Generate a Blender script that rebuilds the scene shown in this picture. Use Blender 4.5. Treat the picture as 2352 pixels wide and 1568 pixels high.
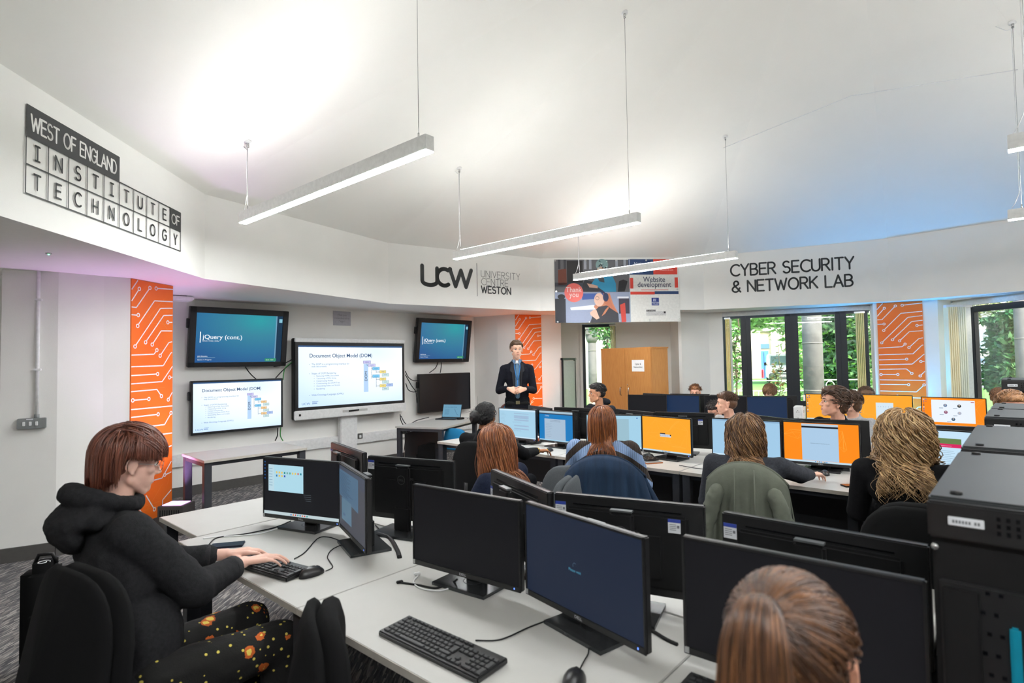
import bpy, bmesh, math, random
import numpy as np
from mathutils import Vector as V, Matrix, noise as mnoise
random.seed(7)
for o in list(bpy.data.objects): bpy.data.objects.remove(o)
S = bpy.context.scene; COL = S.collection
# ---------------- camera
FPX=1290.0; CH=1.6; PIT=math.atan(.036); ROL=-.0167
cd=bpy.data.cameras.new('camera'); cam=bpy.data.objects.new('camera',cd); COL.objects.link(cam)
cd.sensor_width=36; cd.lens=FPX/2352*36; cd.clip_end=400
cam.matrix_world=Matrix.Translation((0,0,CH)) @ Matrix.Rotation(math.pi/2+PIT,4,'X') @ Matrix.Rotation(ROL,4,'Z')
cd.dof.use_dof=True; cd.dof.focus_distance=4.5; cd.dof.aperture_fstop=3.2
S.camera=cam
# ---------------- world, sun, exposure
W=bpy.data.worlds.new('world'); S.world=W; W.use_nodes=True
nt=W.node_tree; nt.nodes.clear()
sky=nt.nodes.new('ShaderNodeTexSky'); sky.sky_type='NISHITA'; sky.sun_elevation=math.radians(42); sky.sun_rotation=math.radians(150); sky.sun_disc=False; sky.dust_density=4; sky.air_density=1.2
bg=nt.nodes.new('ShaderNodeBackground'); bg.inputs[1].default_value=.8
wo=nt.nodes.new('ShaderNodeOutputWorld'); nt.links.new(sky.outputs[0],bg.inputs[0]); nt.links.new(bg.outputs[0],wo.inputs[0])
sl=bpy.data.lights.new('sun','SUN'); sl.energy=3.2; sl.angle=.02; sl.color=(1,.95,.86)
so=bpy.data.objects.new('sun',sl); COL.objects.link(so); so.rotation_euler=(math.radians(52),0,math.radians(-25)); so.location=(0,-5,12)
S.view_settings.view_transform='Standard'; S.view_settings.look='None'; S.view_settings.gamma=1; S.view_settings.use_curve_mapping=False
S.view_settings.exposure=0.47
S.cycles.max_bounces=14; S.cycles.diffuse_bounces=9; S.cycles.transparent_max_bounces=12
BAR_DOWN=118.0; BAR_UP=42.0      # LED strips of the hanging bars
# ---------------- pixel helpers (reference frame 2352x1568 -> real points)
_f=V((0,math.cos(PIT),math.sin(PIT))); _r0=V((1,0,0)); _u0=_r0.cross(_f)
_r=math.cos(ROL)*_r0+math.sin(ROL)*_u0; _u=-math.sin(ROL)*_r0+math.cos(ROL)*_u0; CAMP=V((0,0,CH))
def ray(x,y): return _f+_r*((x-1176)/FPX)-_u*((y-784)/FPX)
def atZ(x,y,z):
    d=ray(x,y); return CAMP+d*((z-CH)/d.z)
def atY(x,y,Y):
    d=ray(x,y); return CAMP+d*(Y/d.y)
def atL(x,y,P0,ang):
    d=ray(x,y); a=math.radians(ang); n=V((-math.sin(a),math.cos(a),0))
    return CAMP+d*((V((P0[0],P0[1],0))-CAMP).dot(n)/d.dot(n))
AX=V((.749,-.663,0)); BX=V((.663,.749,0)); GA=-41.5     # furniture grid
def ab(a,b,z=0): return AX*a+BX*b+V((0,0,z))
def R(d): return math.radians(d)
# ---------------- materials
def lin(c):
    return tuple(((v/255/12.92) if v/255<=.04045 else ((v/255+.055)/1.055)**2.4) for v in c)+(1,)
MC={}
def mat(name,c,rough=.5,metal=0,var=.06,scale=30,bump=0,bscale=200,spec=.5,sheen=0,stretch=None,c2=None):
    if name in MC: return MC[name]
    m=bpy.data.materials.new(name); m.use_nodes=True; n=m.node_tree.nodes; l=m.node_tree.links
    p=n['Principled BSDF']; p.inputs['Roughness'].default_value=rough; p.inputs['Metallic'].default_value=metal
    p.inputs['Specular IOR Level'].default_value=spec
    if sheen: p.inputs['Sheen Weight'].default_value=sheen; p.inputs['Sheen Roughness'].default_value=.6
    tc=n.new('ShaderNodeTexCoord'); mp=n.new('ShaderNodeMapping'); l.new(tc.outputs['Object'],mp.inputs[0])
    if stretch: mp.inputs['Scale'].default_value=stretch
    nz=n.new('ShaderNodeTexNoise'); nz.inputs['Scale'].default_value=scale; nz.inputs['Detail'].default_value=4; l.new(mp.outputs[0],nz.inputs[0])
    rp=n.new('ShaderNodeValToRGB'); rp.color_ramp.elements[0].position=.3; rp.color_ramp.elements[1].position=.7
    a=lin(c); b=lin(c2) if c2 else None
    if b: e0,e1=a,b
    else: e0=tuple(x*(1-var) for x in a[:3])+(1,); e1=tuple(min(1,x*(1+var)) for x in a[:3])+(1,)
    rp.color_ramp.elements[0].color=e0; rp.color_ramp.elements[1].color=e1
    l.new(nz.outputs[0],rp.inputs[0]); l.new(rp.outputs[0],p.inputs['Base Color'])
    if bump:
        nb=n.new('ShaderNodeTexNoise'); nb.inputs['Scale'].default_value=bscale; nb.inputs['Detail'].default_value=3; l.new(mp.outputs[0],nb.inputs[0])
        bp=n.new('ShaderNodeBump'); bp.inputs['Strength'].default_value=bump; bp.inputs['Distance'].default_value=.004; l.new(nb.outputs[0],bp.inputs['Height']); l.new(bp.outputs[0],p.inputs['Normal'])
    MC[name]=m; return m
def em(c,s=1.0,gloss=True):
    k='lit_%d_%d_%d_%.2f'%(c[0],c[1],c[2],s)
    if k in MC: return MC[k]
    m=bpy.data.materials.new(k); m.use_nodes=True; n=m.node_tree.nodes; p=n['Principled BSDF']
    p.inputs['Base Color'].default_value=(.01,.01,.012,1); p.inputs['Roughness'].default_value=.42; p.inputs['Specular IOR Level'].default_value=.14
    p.inputs['Emission Color'].default_value=lin(c); p.inputs['Emission Strength'].default_value=s*.76
    MC[k]=m; return m
def flat(c,rough=.6): return mat('tone_%d_%d_%d'%tuple(c),c,rough,var=.02)
def hairmat(name,c,c2,rough=.38): return mat(name,c,rough,c2=c2,scale=55,stretch=(1,1,.12),spec=.55,bump=.3,bscale=160)
WALL=mat('wall_paint',(243,242,238),.75,var=.015,scale=3,bump=.12,bscale=220)
CEIL=mat('ceiling_paint',(246,245,240),.85,var=.01,scale=2,bump=.06,bscale=120)
SOFF=mat('soffit_paint',(243,242,239),.8,var=.01)
DESK=mat('desk_laminate',(184,183,179),.42,var=.02,scale=8)
EDGE=mat('desk_edge_band',(190,184,174),.5)
FRAME=mat('dark_grey_steel',(62,64,70),.45,metal=.3)
BLK=mat('black_plastic',(20,20,21),.5,var=.1,bump=.15,bscale=700,spec=.3)
BLK2=mat('satin_black_plastic',(32,32,33),.33,var=.08,bump=.1,bscale=900)
GRYB=mat('grey_metallic_plastic',(120,124,126),.3,metal=.6)
KEY=mat('key_plastic',(44,45,47),.5)
FAB=mat('black_chair_fabric',(15,15,16),.95,var=.15,scale=300,bump=.6,bscale=900,spec=.2)
FABG=mat('grey_chair_fabric',(84,88,92),.95,var=.15,scale=300,bump=.6,bscale=900,spec=.2)
FABB=mat('blue_chair_fabric',(22,120,170),.9,var=.1,scale=300,bump=.5,bscale=900)
WHT=mat('white_plastic',(235,236,236),.4)
WFR=mat('anthracite_window_frame',(38,42,48),.4,metal=.2)
STK=mat('white_sticker',(226,228,232),.5); STB=mat('blue_sticker_band',(50,70,160),.5); INK=mat('grey_ink',(120,122,128),.6)
CHAR=mat('charcoal_vinyl',(58,60,60),.6)
CHROME=mat('brushed_steel',(190,190,190),.25,metal=1)
WOOD=mat('oak_laminate',(196,138,76),.45,c2=(178,118,60),scale=14,stretch=(8,8,.5))
SCROFF=mat('black_glass_screen',(14,15,18),.22,var=.05,spec=.5)
# carpet
def carpet():
    m=bpy.data.materials.new('striated_carpet'); m.use_nodes=True; n=m.node_tree.nodes; l=m.node_tree.links; p=n['Principled BSDF']; p.inputs['Roughness'].default_value=1
    tc=n.new('ShaderNodeTexCoord'); mp=n.new('ShaderNodeMapping'); mp.inputs['Rotation'].default_value=(0,0,R(-25)); mp.inputs['Scale'].default_value=(70,9,1); l.new(tc.outputs['Object'],mp.inputs[0])
    vo=n.new('ShaderNodeTexVoronoi'); vo.inputs['Scale'].default_value=1.6; l.new(mp.outputs[0],vo.inputs[0])
    rp=n.new('ShaderNodeValToRGB'); e=rp.color_ramp.elements; e[0].position=0; e[0].color=lin((70,70,72)); e[1].position=1; e[1].color=lin((170,166,160))
    x=e.new(.45); x.color=lin((98,98,100)); x=e.new(.75); x.color=lin((124,119,116))
    sp=n.new('ShaderNodeSeparateColor'); l.new(vo.outputs['Color'],sp.inputs[0]); l.new(sp.outputs[0],rp.inputs[0]); l.new(rp.outputs[0],p.inputs['Base Color'])
    nb=n.new('ShaderNodeTexNoise'); nb.inputs['Scale'].default_value=350; l.new(tc.outputs['Object'],nb.inputs[0]); bp=n.new('ShaderNodeBump'); bp.inputs['Strength'].default_value=.7; bp.inputs['Distance'].default_value=.004; l.new(nb.outputs[0],bp.inputs['Height']); l.new(bp.outputs[0],p.inputs['Normal'])
    return m
CARPET=carpet()
def glass():
    m=bpy.data.materials.new('window_glass'); m.use_nodes=True; n=m.node_tree.nodes; l=m.node_tree.links
    t=n.new('ShaderNodeBsdfTransparent'); t.inputs[0].default_value=(.93,.96,.95,1); g=n.new('ShaderNodeBsdfGlossy'); g.inputs['Roughness'].default_value=.02
    fr=n.new('ShaderNodeFresnel'); fr.inputs[0].default_value=1.5; mx=n.new('ShaderNodeMixShader'); l.new(fr.outputs[0],mx.inputs[0]); l.new(t.outputs[0],mx.inputs[1]); l.new(g.outputs[0],mx.inputs[2]); l.new(mx.outputs[0],n['Material Output'].inputs[0]); return m
GLASS=glass()
# ---------------- mesh builder
def obj(name,me,parent=None,loc=None,rz=0,mtx=None):
    o=bpy.data.objects.new(name,me); COL.objects.link(o)
    if parent: o.parent=parent
    if mtx is not None: o.matrix_local=mtx
    elif loc is not None: o.location=loc; o.rotation_euler=(0,0,rz)
    return o
def tag(o,label,cat,group=None,kind=None):
    o['label']=label; o['category']=cat
    if group: o['group']=group
    if kind: o['kind']=kind
    return o
def thing(name,label,cat,loc=(0,0,0),rz=0,group=None,mtx=None):
    o=obj(name,None,None,loc,rz,mtx); tag(o,label,cat,group); return o
def struct(o): o['kind']='structure'; return o
class MB:
    def __init__(s,M=None): s.v=[]; s.f=[]; s.m=[]; s.mats=[]; s.M=M or Matrix.Identity(4); s.sm=[]
    def mi(s,m):
        if m not in s.mats: s.mats.append(m)
        return s.mats.index(m)
    def add(s,vs,fs,m,smooth=False,M=None):
        T=s.M@M if M is not None else s.M; b=len(s.v); s.v+=[tuple(T@V(p)) for p in vs]; k=s.mi(m)
        for f in fs: s.f.append(tuple(b+i for i in f)); s.m.append(k); s.sm.append(smooth)
        return s
    def box(s,c,d,m,bev=0,M=None,smooth=False):
        x,y,z=[q/2 for q in d]
        if bev<=0:
            vs=[(c[0]+i*x,c[1]+j*y,c[2]+k*z) for k in(-1,1) for j in(-1,1) for i in(-1,1)]
            return s.add(vs,[(0,2,3,1),(4,5,7,6),(0,1,5,4),(2,6,7,3),(0,4,6,2),(1,3,7,5)],m,False,M)
        bm=bmesh.new(); bmesh.ops.create_cube(bm,size=1)
        for v in bm.verts: v.co=V((v.co.x*d[0],v.co.y*d[1],v.co.z*d[2]))
        bmesh.ops.bevel(bm,geom=bm.edges[:],offset=min(bev,min(d)*.49),segments=2,affect='EDGES')
        return s.bm(bm,m,c,M,smooth)
    def bm(s,bm,m,c=(0,0,0),M=None,smooth=False):
        bm.verts.index_update(); vs=[tuple(v.co+V(c)) for v in bm.verts]; fs=[tuple(v.index for v in f.verts) for f in bm.faces]; bm.free()
        return s.add(vs,fs,m,smooth,M)
    def ell(s,c,r,m,n=14,M=None):
        vs=[];fs=[];k=n//2+1
        for i in range(k+1):
            t=math.pi*i/k
            for j in range(n):
                a=2*math.pi*j/n; vs.append((c[0]+r[0]*math.sin(t)*math.cos(a),c[1]+r[1]*math.sin(t)*math.sin(a),c[2]+r[2]*math.cos(t)))
        for i in range(k):
            for j in range(n): fs.append((i*n+j,(i+1)*n+j,(i+1)*n+(j+1)%n,i*n+(j+1)%n))
        return s.add(vs,fs,m,True,M)
    def tube(s,pts,r,m,n=8,cap=True,M=None,flatz=1):
        pts=[V(p) for p in pts]; rr=r if isinstance(r,(list,tuple)) else [r]*len(pts); vs=[];fs=[]; up=V((0,0,1)); prev=None
        for i,p in enumerate(pts):
            d=(pts[min(i+1,len(pts)-1)]-pts[max(i-1,0)])
            d=d.normalized() if d.length>1e-9 else V((0,0,1))
            if prev is None:
                a=d.cross(up); a=a.normalized() if a.length>.05 else d.cross(V((1,0,0))).normalized()
            else:
                a=prev-d*prev.dot(d); a=a.normalized() if a.length>1e-6 else d.cross(up).normalized()
            prev=a; b=d.cross(a)
            for j in range(n):
                t=2*math.pi*j/n; vs.append(tuple(p+(a*math.cos(t)+b*math.sin(t)*flatz)*rr[i]))
        for i in range(len(pts)-1):
            for j in range(n): fs.append((i*n+j,i*n+(j+1)%n,(i+1)*n+(j+1)%n,(i+1)*n+j))
        if cap: fs.append(tuple(range(n))[::-1]); fs.append(tuple((len(pts)-1)*n+j for j in range(n)))
        return s.add(vs,fs,m,True,M)
    def prism(s,poly,z0,z1,m,M=None,smooth=False):     # poly in xy, ccw
        n=len(poly); vs=[(p[0],p[1],z0) for p in poly]+[(p[0],p[1],z1) for p in poly]
        fs=[tuple(range(n))[::-1],tuple(range(n,2*n))]+[(i,(i+1)%n,n+(i+1)%n,n+i) for i in range(n)]
        return s.add(vs,fs,m,smooth,M)
    def rect(s,x0,y0,x1,y1,z,m,M=None): return s.add([(x0,y0,z),(x1,y0,z),(x1,y1,z),(x0,y1,z)],[(0,1,2,3)],m,False,M)
    def poly(s,pts,z,m,M=None): return s.add([(p[0],p[1],z) for p in pts],[tuple(range(len(pts)))],m,False,M)
    def disc(s,x,y,r,z,m,n=18,M=None,ry=None): return s.poly([(x+r*math.cos(2*math.pi*i/n),y+(ry or r)*math.sin(2*math.pi*i/n)) for i in range(n)],z,m,M)
    def ring(s,x,y,r0,r1,z,m,n=18,M=None):
        vs=[];
        for q in(r0,r1): vs+=[(x+q*math.cos(2*math.pi*i/n),y+q*math.sin(2*math.pi*i/n),z) for i in range(n)]
        return s.add(vs,[(i,n+i,n+(i+1)%n,(i+1)%n)[::-1] for i in range(n)],m,False,M)
    def stroke(s,pts,w,z,m,M=None,caps=True):
        for i in range(len(pts)-1):
            a=V(pts[i][:2]);b=V(pts[i+1][:2]); d=b-a
            if d.length<1e-7: continue
            d.normalize(); q=V((-d.y,d.x))*w/2
            s.poly([tuple(a-q),tuple(b-q),tuple(b+q),tuple(a+q)],z,m,M)
        if caps:
            for p in pts: s.disc(p[0],p[1],w/2,z,m,10,M)
        return s
    def text(s,t,x,y,size,m,z=0,M=None,align='LEFT',bold=0,sx=1,rot=0):
        vs,fs,w=textmesh(t,bold); off={'LEFT':0,'CENTER':-w/2,'RIGHT':-w}[align]; cr,sr=math.cos(rot),math.sin(rot); out=[]
        for p in vs:
            u=(p[0]+off)*size*sx; q=p[1]*size; out.append((x+u*cr-q*sr,y+u*sr+q*cr,z))
        return s.add(out,fs,m,False,M)
    def build(s,name,parent=None,loc=None,rz=0,mtx=None,bevmod=0):
        me=bpy.data.meshes.new(name); me.from_pydata(s.v,[],s.f)
        for m in s.mats: me.materials.append(m)
        me.polygons.foreach_set('material_index',s.m); me.polygons.foreach_set('use_smooth',s.sm); me.update()
        return obj(name,me,parent,loc,rz,mtx)
TC={}
def textmesh(t,bold=0):
    k=(t,bold)
    if k in TC: return TC[k]
    c=bpy.data.curves.new('t','FONT'); c.body=t; c.offset=bold; c.resolution_u=3; c.space_line=.95
    o=bpy.data.objects.new('t',c); COL.objects.link(o); dg=bpy.context.evaluated_depsgraph_get(); me=bpy.data.meshes.new_from_object(o.evaluated_get(dg))
    vs=[tuple(v.co) for v in me.vertices]; fs=[tuple(p.vertices) for p in me.polygons]; w=max([v[0] for v in vs] or [0])
    bpy.data.objects.remove(o); bpy.data.curves.remove(c); bpy.data.meshes.remove(me); TC[k]=(vs,fs,w); return TC[k]
def wallM(P0,ang,z=0,off=0):      # local x along wall (left->right seen from room), y up, z toward the room
    a=R(ang); u=V((math.cos(a),math.sin(a),0)); n=V((math.sin(a),-math.cos(a),0))
    M=Matrix.Identity(4); M.col[0]=(*u,0); M.col[1]=(0,0,1,0); M.col[2]=(*n,0); p=V((P0[0],P0[1],z))+n*off; M.col[3]=(*p,1); return M
def uon(M,px,py):                 # pixel -> (x,y) on the plane of M
    n=M.col[2].to_3d(); p=M.col[3].to_3d(); d=ray(px,py); q=CAMP+d*((p-CAMP).dot(n)/d.dot(n))-p
    return q.dot(M.col[0].to_3d()),q.dot(M.col[1].to_3d())
# monoline letters, box 0..w x 0..1
def _arc(cx,cy,rx,ry,a0,a1,n=12): return [(cx+rx*math.cos(R(a0+(a1-a0)*i/n)),cy+ry*math.sin(R(a0+(a1-a0)*i/n))) for i in range(n+1)]
LT={'A':(.7,[[(0,0),(.35,1),(.7,0)],[(.12,.33),(.58,.33)]]),
'B':(.6,[[(0,0),(0,1),(.3,1)]+_arc(.3,.76,.24,.24,90,-90)+[(0,.52)],[(.3,.52)]+_arc(.32,.26,.27,.26,90,-90)+[(0,0)]]),
'C':(.72,[_arc(.45,.5,.45,.5,50,310,20)]),'D':(.65,[[(0,0),(0,1),(.25,1)]+_arc(.25,.5,.4,.5,90,-90)+[(0,0)]]),
'E':(.55,[[(.55,1),(0,1),(0,0),(.55,0)],[(0,.52),(.48,.52)]]),'F':(.52,[[(.52,1),(0,1),(0,0)],[(0,.52),(.45,.52)]]),
'G':(.68,[_arc(.38,.5,.38,.5,45,360,20)+[(.42,.5)]]),'H':(.62,[[(0,0),(0,1)],[(.62,0),(.62,1)],[(0,.5),(.62,.5)]]),
'I':(.4,[[(.2,0),(.2,1)],[(0,0),(.4,0)],[(0,1),(.4,1)]]),'i':(.1,[[(.05,0),(.05,1)]]),'K':(.6,[[(0,0),(0,1)],[(.58,1),(0,.42)],[(.18,.58),(.6,0)]]),
'L':(.5,[[(0,1),(0,0),(.5,0)]]),'N':(.66,[[(0,0),(0,1),(.66,0),(.66,1)]]),'O':(.86,[_arc(.43,.5,.43,.5,0,360,24)]),
'R':(.6,[[(0,0),(0,1),(.3,1)]+_arc(.3,.74,.26,.26,90,-90)+[(0,.48)],[(.28,.48),(.6,0)]]),
'S':(.56,[_arc(.28,.75,.26,.25,40,200,10)+_arc(.28,.25,.28,.26,110,-150,14)]),
'T':(.62,[[(0,1),(.62,1)],[(.31,1),(.31,0)]]),'U':(.62,[[(0,1)]+_arc(.31,.31,.31,.31,180,360)+[(.62,1)]]),'V':(.66,[[(0,1),(.33,0),(.66,1)]]),
'W':(.95,[[(0,1),(.24,0),(.475,.85),(.71,0),(.95,1)]]),'Y':(.64,[[(0,1),(.32,.48),(.64,1)],[(.32,.48),(.32,0)]]),' ':(.3,[]),
'&':(.72,[[(.72,0),(.2,.62)]+_arc(.36,.78,.2,.22,200,-20,10)+[(.1,.42)]+_arc(.3,.24,.28,.24,140,330,10)+[(.66,.36)]]),
'O':(.8,[_arc(.4,.5,.4,.5,0,360,24)]),
'o':(.55,[_arc(.27,.73,.27,.27,0,180,6)+_arc(.27,.27,.27,.27,180,360,6)+[(.54,.73)]]),
'c':(.52,[_arc(.26,.74,.26,.26,15,180,6)+_arc(.26,.26,.26,.26,180,345,6)]),
'g':(.54,[_arc(.27,.74,.27,.26,20,180,6)+_arc(.27,.26,.27,.26,180,360,6)+[(.54,.45),(.3,.45)]])}
def letters(mb,t,x,y,h,w,m,z,sp=.16,sx=1,M=None,wtot=None):
    tot=sum(LT[c][0]+sp for c in t)-sp
    if wtot: sx=wtot/(tot*h)
    for c in t:
        lw,ps=LT[c]
        for p in ps: mb.stroke([(x+q[0]*h*sx,y+q[1]*h) for q in p],w,z,m,M)
        x+=(lw+sp)*h*sx
    return x
# ================= ROOM SHELL
SZ=2.45
FV=[(-2.959,5.399,3.275),(-1.733,7.916,3.315),(.487,9.463,3.34),(3.364,9.768,3.375),(5.967,8.828,3.45),(7.75,6.75,3.45),(8.37,4.2,3.42),(7.85,1.65,3.4),(6.1,-.5,3.38),(3.55,-1.6,3.36),(.85,-1.4,3.34),(-1.45,.1,3.32),(-2.78,2.62,3.3)]
APEX=(2.63,4.11,5.62)
mb=MB(); n=len(FV)
mb.add([(x,y,SZ) for x,y,z in FV]+[(x,y,z) for x,y,z in FV],[(i,(i+1)%n,n+(i+1)%n,n+i) for i in range(n)],WALL)
struct(mb.build('wall_fascia'))
mb=MB(); mb.add([tuple(v) for v in FV]+[APEX],[(i,(i+1)%n,n) for i in range(n)],CEIL); struct(mb.build('ceiling'))
OUT=[(-4.9,-3.6),(-4.9,5.0),(-4.28,5.0),(-4.28,4.70),(-3.955,4.886),(-3.746,5.147),(-3.599,5.288),(-3.533,5.826),(-3.9,5.95),(-4.75,6.352),
 (-.713,10.6),(-.262,10.25),(.055,10.076),(.534,10.256),(.91,10.39),(.95,11.3),(3.12,11.05),(3.04,10.25),(3.086,10.233),(3.665,10.436),(3.907,10.39),(5.992,9.376),(5.87,9.1),(5.904,9.082),(6.435,8.774),(6.60,8.68),(7.05,8.95),(7.33,7.2),(8.6,5.2),(8.9,-3.6)]
def ringfill(loops,z,m,name,flip=False):
    bm=bmesh.new(); es=[]
    for lp in loops:
        vs=[bm.verts.new((p[0],p[1],z)) for p in lp]
        es+=[bm.edges.new((vs[i],vs[(i+1)%len(vs)])) for i in range(len(vs))]
    bmesh.ops.triangle_fill(bm,use_beauty=True,edges=es)
    return struct(MB().bm(bm,m).build(name))
ringfill([OUT],0,CARPET,'floor')
ringfill([OUT,[p[:2] for p in FV]],SZ,SOFF,'ceiling')
def wallseg(name,ids,base=True):
    mb=MB()
    for i in ids:
        a,b=OUT[i],OUT[(i+1)%len(OUT)]
        mb.add([(a[0],a[1],0),(b[0],b[1],0),(b[0],b[1],SZ),(a[0],a[1],SZ)],[(0,1,2,3)],WALL)
    struct(mb.build('wall_'+name))
    if base:
        mb=MB()
        for i in ids:
            a,b=OUT[i],OUT[(i+1)%len(OUT)]; d=V(b)-V(a); L=d.length; an=math.atan2(d.y,d.x)
            M=Matrix.Translation((a[0],a[1],0))@Matrix.Rotation(an,4,'Z'); mb.box((L/2,-.008,.06),(L,.016,.12),mat('dark_grey_skirting',(84,82,80),.5),M=M)
        struct(mb.build('baseboard_'+name))
wallseg('left',[0,1,2,3,4,5,6,7,8]); wallseg('display',[9]); wallseg('pillar',[10,11,12,13,14]); wallseg('column',[16,17,18,19]); wallseg('pier',[21,22,23,24,25]); wallseg('right',[27,28]); wallseg('rear',[29])
# back wall with the narrow window
MBK=wallM(OUT[15],math.degrees(math.atan2(OUT[16][1]-OUT[15][1],OUT[16][0]-OUT[15][0])))
x0,_=uon(MBK,1337,760); x1,_=uon(MBK,1414,760); LB=(V(OUT[16])-V(OUT[15])).length; _,zt=uon(MBK,1370,744)
mb=MB(MBK); mb.rect(0,0,x0,SZ,0,WALL); mb.rect(x1,0,LB,SZ,0,WALL); mb.rect(x0,zt,x1,SZ,0,WALL); mb.box(((x0-.06),zt/2,-.1),(.02,zt,.2),WALL); struct(mb.build('wall_back'))
def winframe(name,M,w,h,mull,frw=.06,dep=.07,z0=0,glassz=-.02,rails=()):
    mb=MB(M); mb.box((w/2,h-frw/2+z0,0),(w,frw,dep),WFR); mb.box((w/2,z0+.05,0),(w,.1,dep),WFR)
    for x,ww in mull: mb.box((x,z0+h/2,0),(ww,h,dep),WFR,.006)
    for x,ww in mull:
        if ww>.1: mb.box((x,z0+h/2,.04),(.02,h*.98,.03),WFR)
    for a,b,z in rails: mb.box(((a+b)/2,z,0),(b-a,.09,dep),WFR)
    f=struct(mb.build(name)); g=MB(M); g.box((w/2,z0+h/2,glassz),(w-.02,h-.04,.008),GLASS); g.build('window_glass',f); return f
M=MBK@Matrix.Translation((x0,0,-.06)); w=x1-x0; winframe('window_1',M,w,zt,[(.03,.06),(w*.98,.03)])
def blind(M,x0,x1,z0,z1,label,col,n,white=None):
    b=thing('vertical_blind',label,'blind',mtx=M@Matrix.Translation((x0,0,.05)))
    w=x1-x0; mb=MB()
    for i in range(n):
        q=w*(i+.5)/n; mb.box((q,(z0+z1)/2,.0),(w/n*.62,z1-z0,.085),mat('blind_slat_%d_%d_%d'%col,col,.7,var=.04,scale=4),.002)
    mb.build('slats',b)
    if white: MB().box((w+white/2,(z0+z1)/2,0),(white,z1-z0,.03),mat('white_blind_slat',(214,220,216),.7),.003).build('end_slat',b)
    mb=MB(); mb.box((w/2,z1+.015,0),(w+.03,.03,.05),WHT,.004); mb.build('head_rail',b); return b
blind(MBK,x1-.12,x1,.15,zt-.05,'yellow blind folded at the side of the narrow back window','',5) if 0 else blind(MBK,x1-.11,x1-.01,.15,zt-.05,'yellow stacked blind beside the narrow back window',(232,214,160),4)
# garden doors bay
A20,A21=OUT[20],OUT[21]; angb=math.degrees(math.atan2(A21[1]-A20[1],A21[0]-A20[0])); MG=wallM(A20,angb); LW=(V(A21)-V(A20)).length
def bx(M,px,py=800): return uon(M,px,py)[0]
zt=uon(MG,1663,721)[1]; zt=min(zt,2.40)
mb=MB(MG); mb.rect(0,zt-.0,LW,SZ,0,WALL); mb.box((LW/2,2.40,.03),(LW,.07,.05),WHT); mb.build('wall_lintel')['kind']='structure'
MW=MG@Matrix.Translation((0,0,-.12))
ml=[(bx(MW,1664),.05)]
for a,b in ((1702.5,1725.7),(1804,1834.6),(1919.5,1946),(1986,1995)): u0,u1=bx(MW,a),bx(MW,b); ml.append(((u0+u1)/2,u1-u0))
winframe('window_2',MW,LW,zt,ml,.075,.09,rails=[(bx(MW,1834),bx(MW,1920),.78)])
blind(MW,bx(MW,1668),bx(MW,1678),.1,zt-.08,'narrow yellow blind at the column side of the garden doors',(240,214,140),3,.035)
blind(MW,bx(MW,1966),bx(MW,1986),.1,zt-.08,'gathered yellow blind between garden doors and orange panel',(232,222,162),5)
# right bay
A26,A27=OUT[26],OUT[27]; angr=math.degrees(math.atan2(A27[1]-A26[1],A27[0]-A26[0])); MR=wallM(A26,angr); LR=(V(A27)-V(A26)).length
mb=MB(MR); mb.rect(0,2.36,LR,SZ,0,WALL); mb.box((LR/2,2.385,.04),(LR,.07,.06),WHT); mb.build('wall_lintel')['kind']='structure'
MRW=MR@Matrix.Translation((0,0,-.1))
def bxr(px,py=780): return uon(MRW,px,py)[0]
ml=[(.03,.06)]
u0,u1=bxr(2219),bxr(2253); ml.append(((u0+u1)/2,(u1-u0)*.55)); ml.append((LR-.04,.08))
winframe('window_3',MRW,LR,2.34,ml,.09,.09)
# blinds by the right pier: stacked slats seen between the pier and the window
p0,p1=atZ(2143,690,2.3),atZ(2192,690,2.3)
MBL=wallM((6.62,8.55),math.degrees(math.atan2(.02,.36)))
bl=thing('vertical_blind','wide stack of cream and pale green blind slats right of orange panel','blind',mtx=MBL)
for i in range(9):
    q=.012+i*.033; c=(240,232,196) if i<5 else (230,234,216)
    MB().box((q,1.22,0),(.022,2.2,.09),mat('blind_slat_%d_%d_%d'%c,c,.7,var=.04,scale=4),.002).build('slat',bl)
MB().box((.355,1.22,.0),(.09,2.2,.012),mat('white_blind_slat',(214,220,216),.7),.003).build('end_slat',bl); MB().box((.2,2.335,0),(.42,.04,.06),WHT,.004).build('head_rail',bl)
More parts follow.
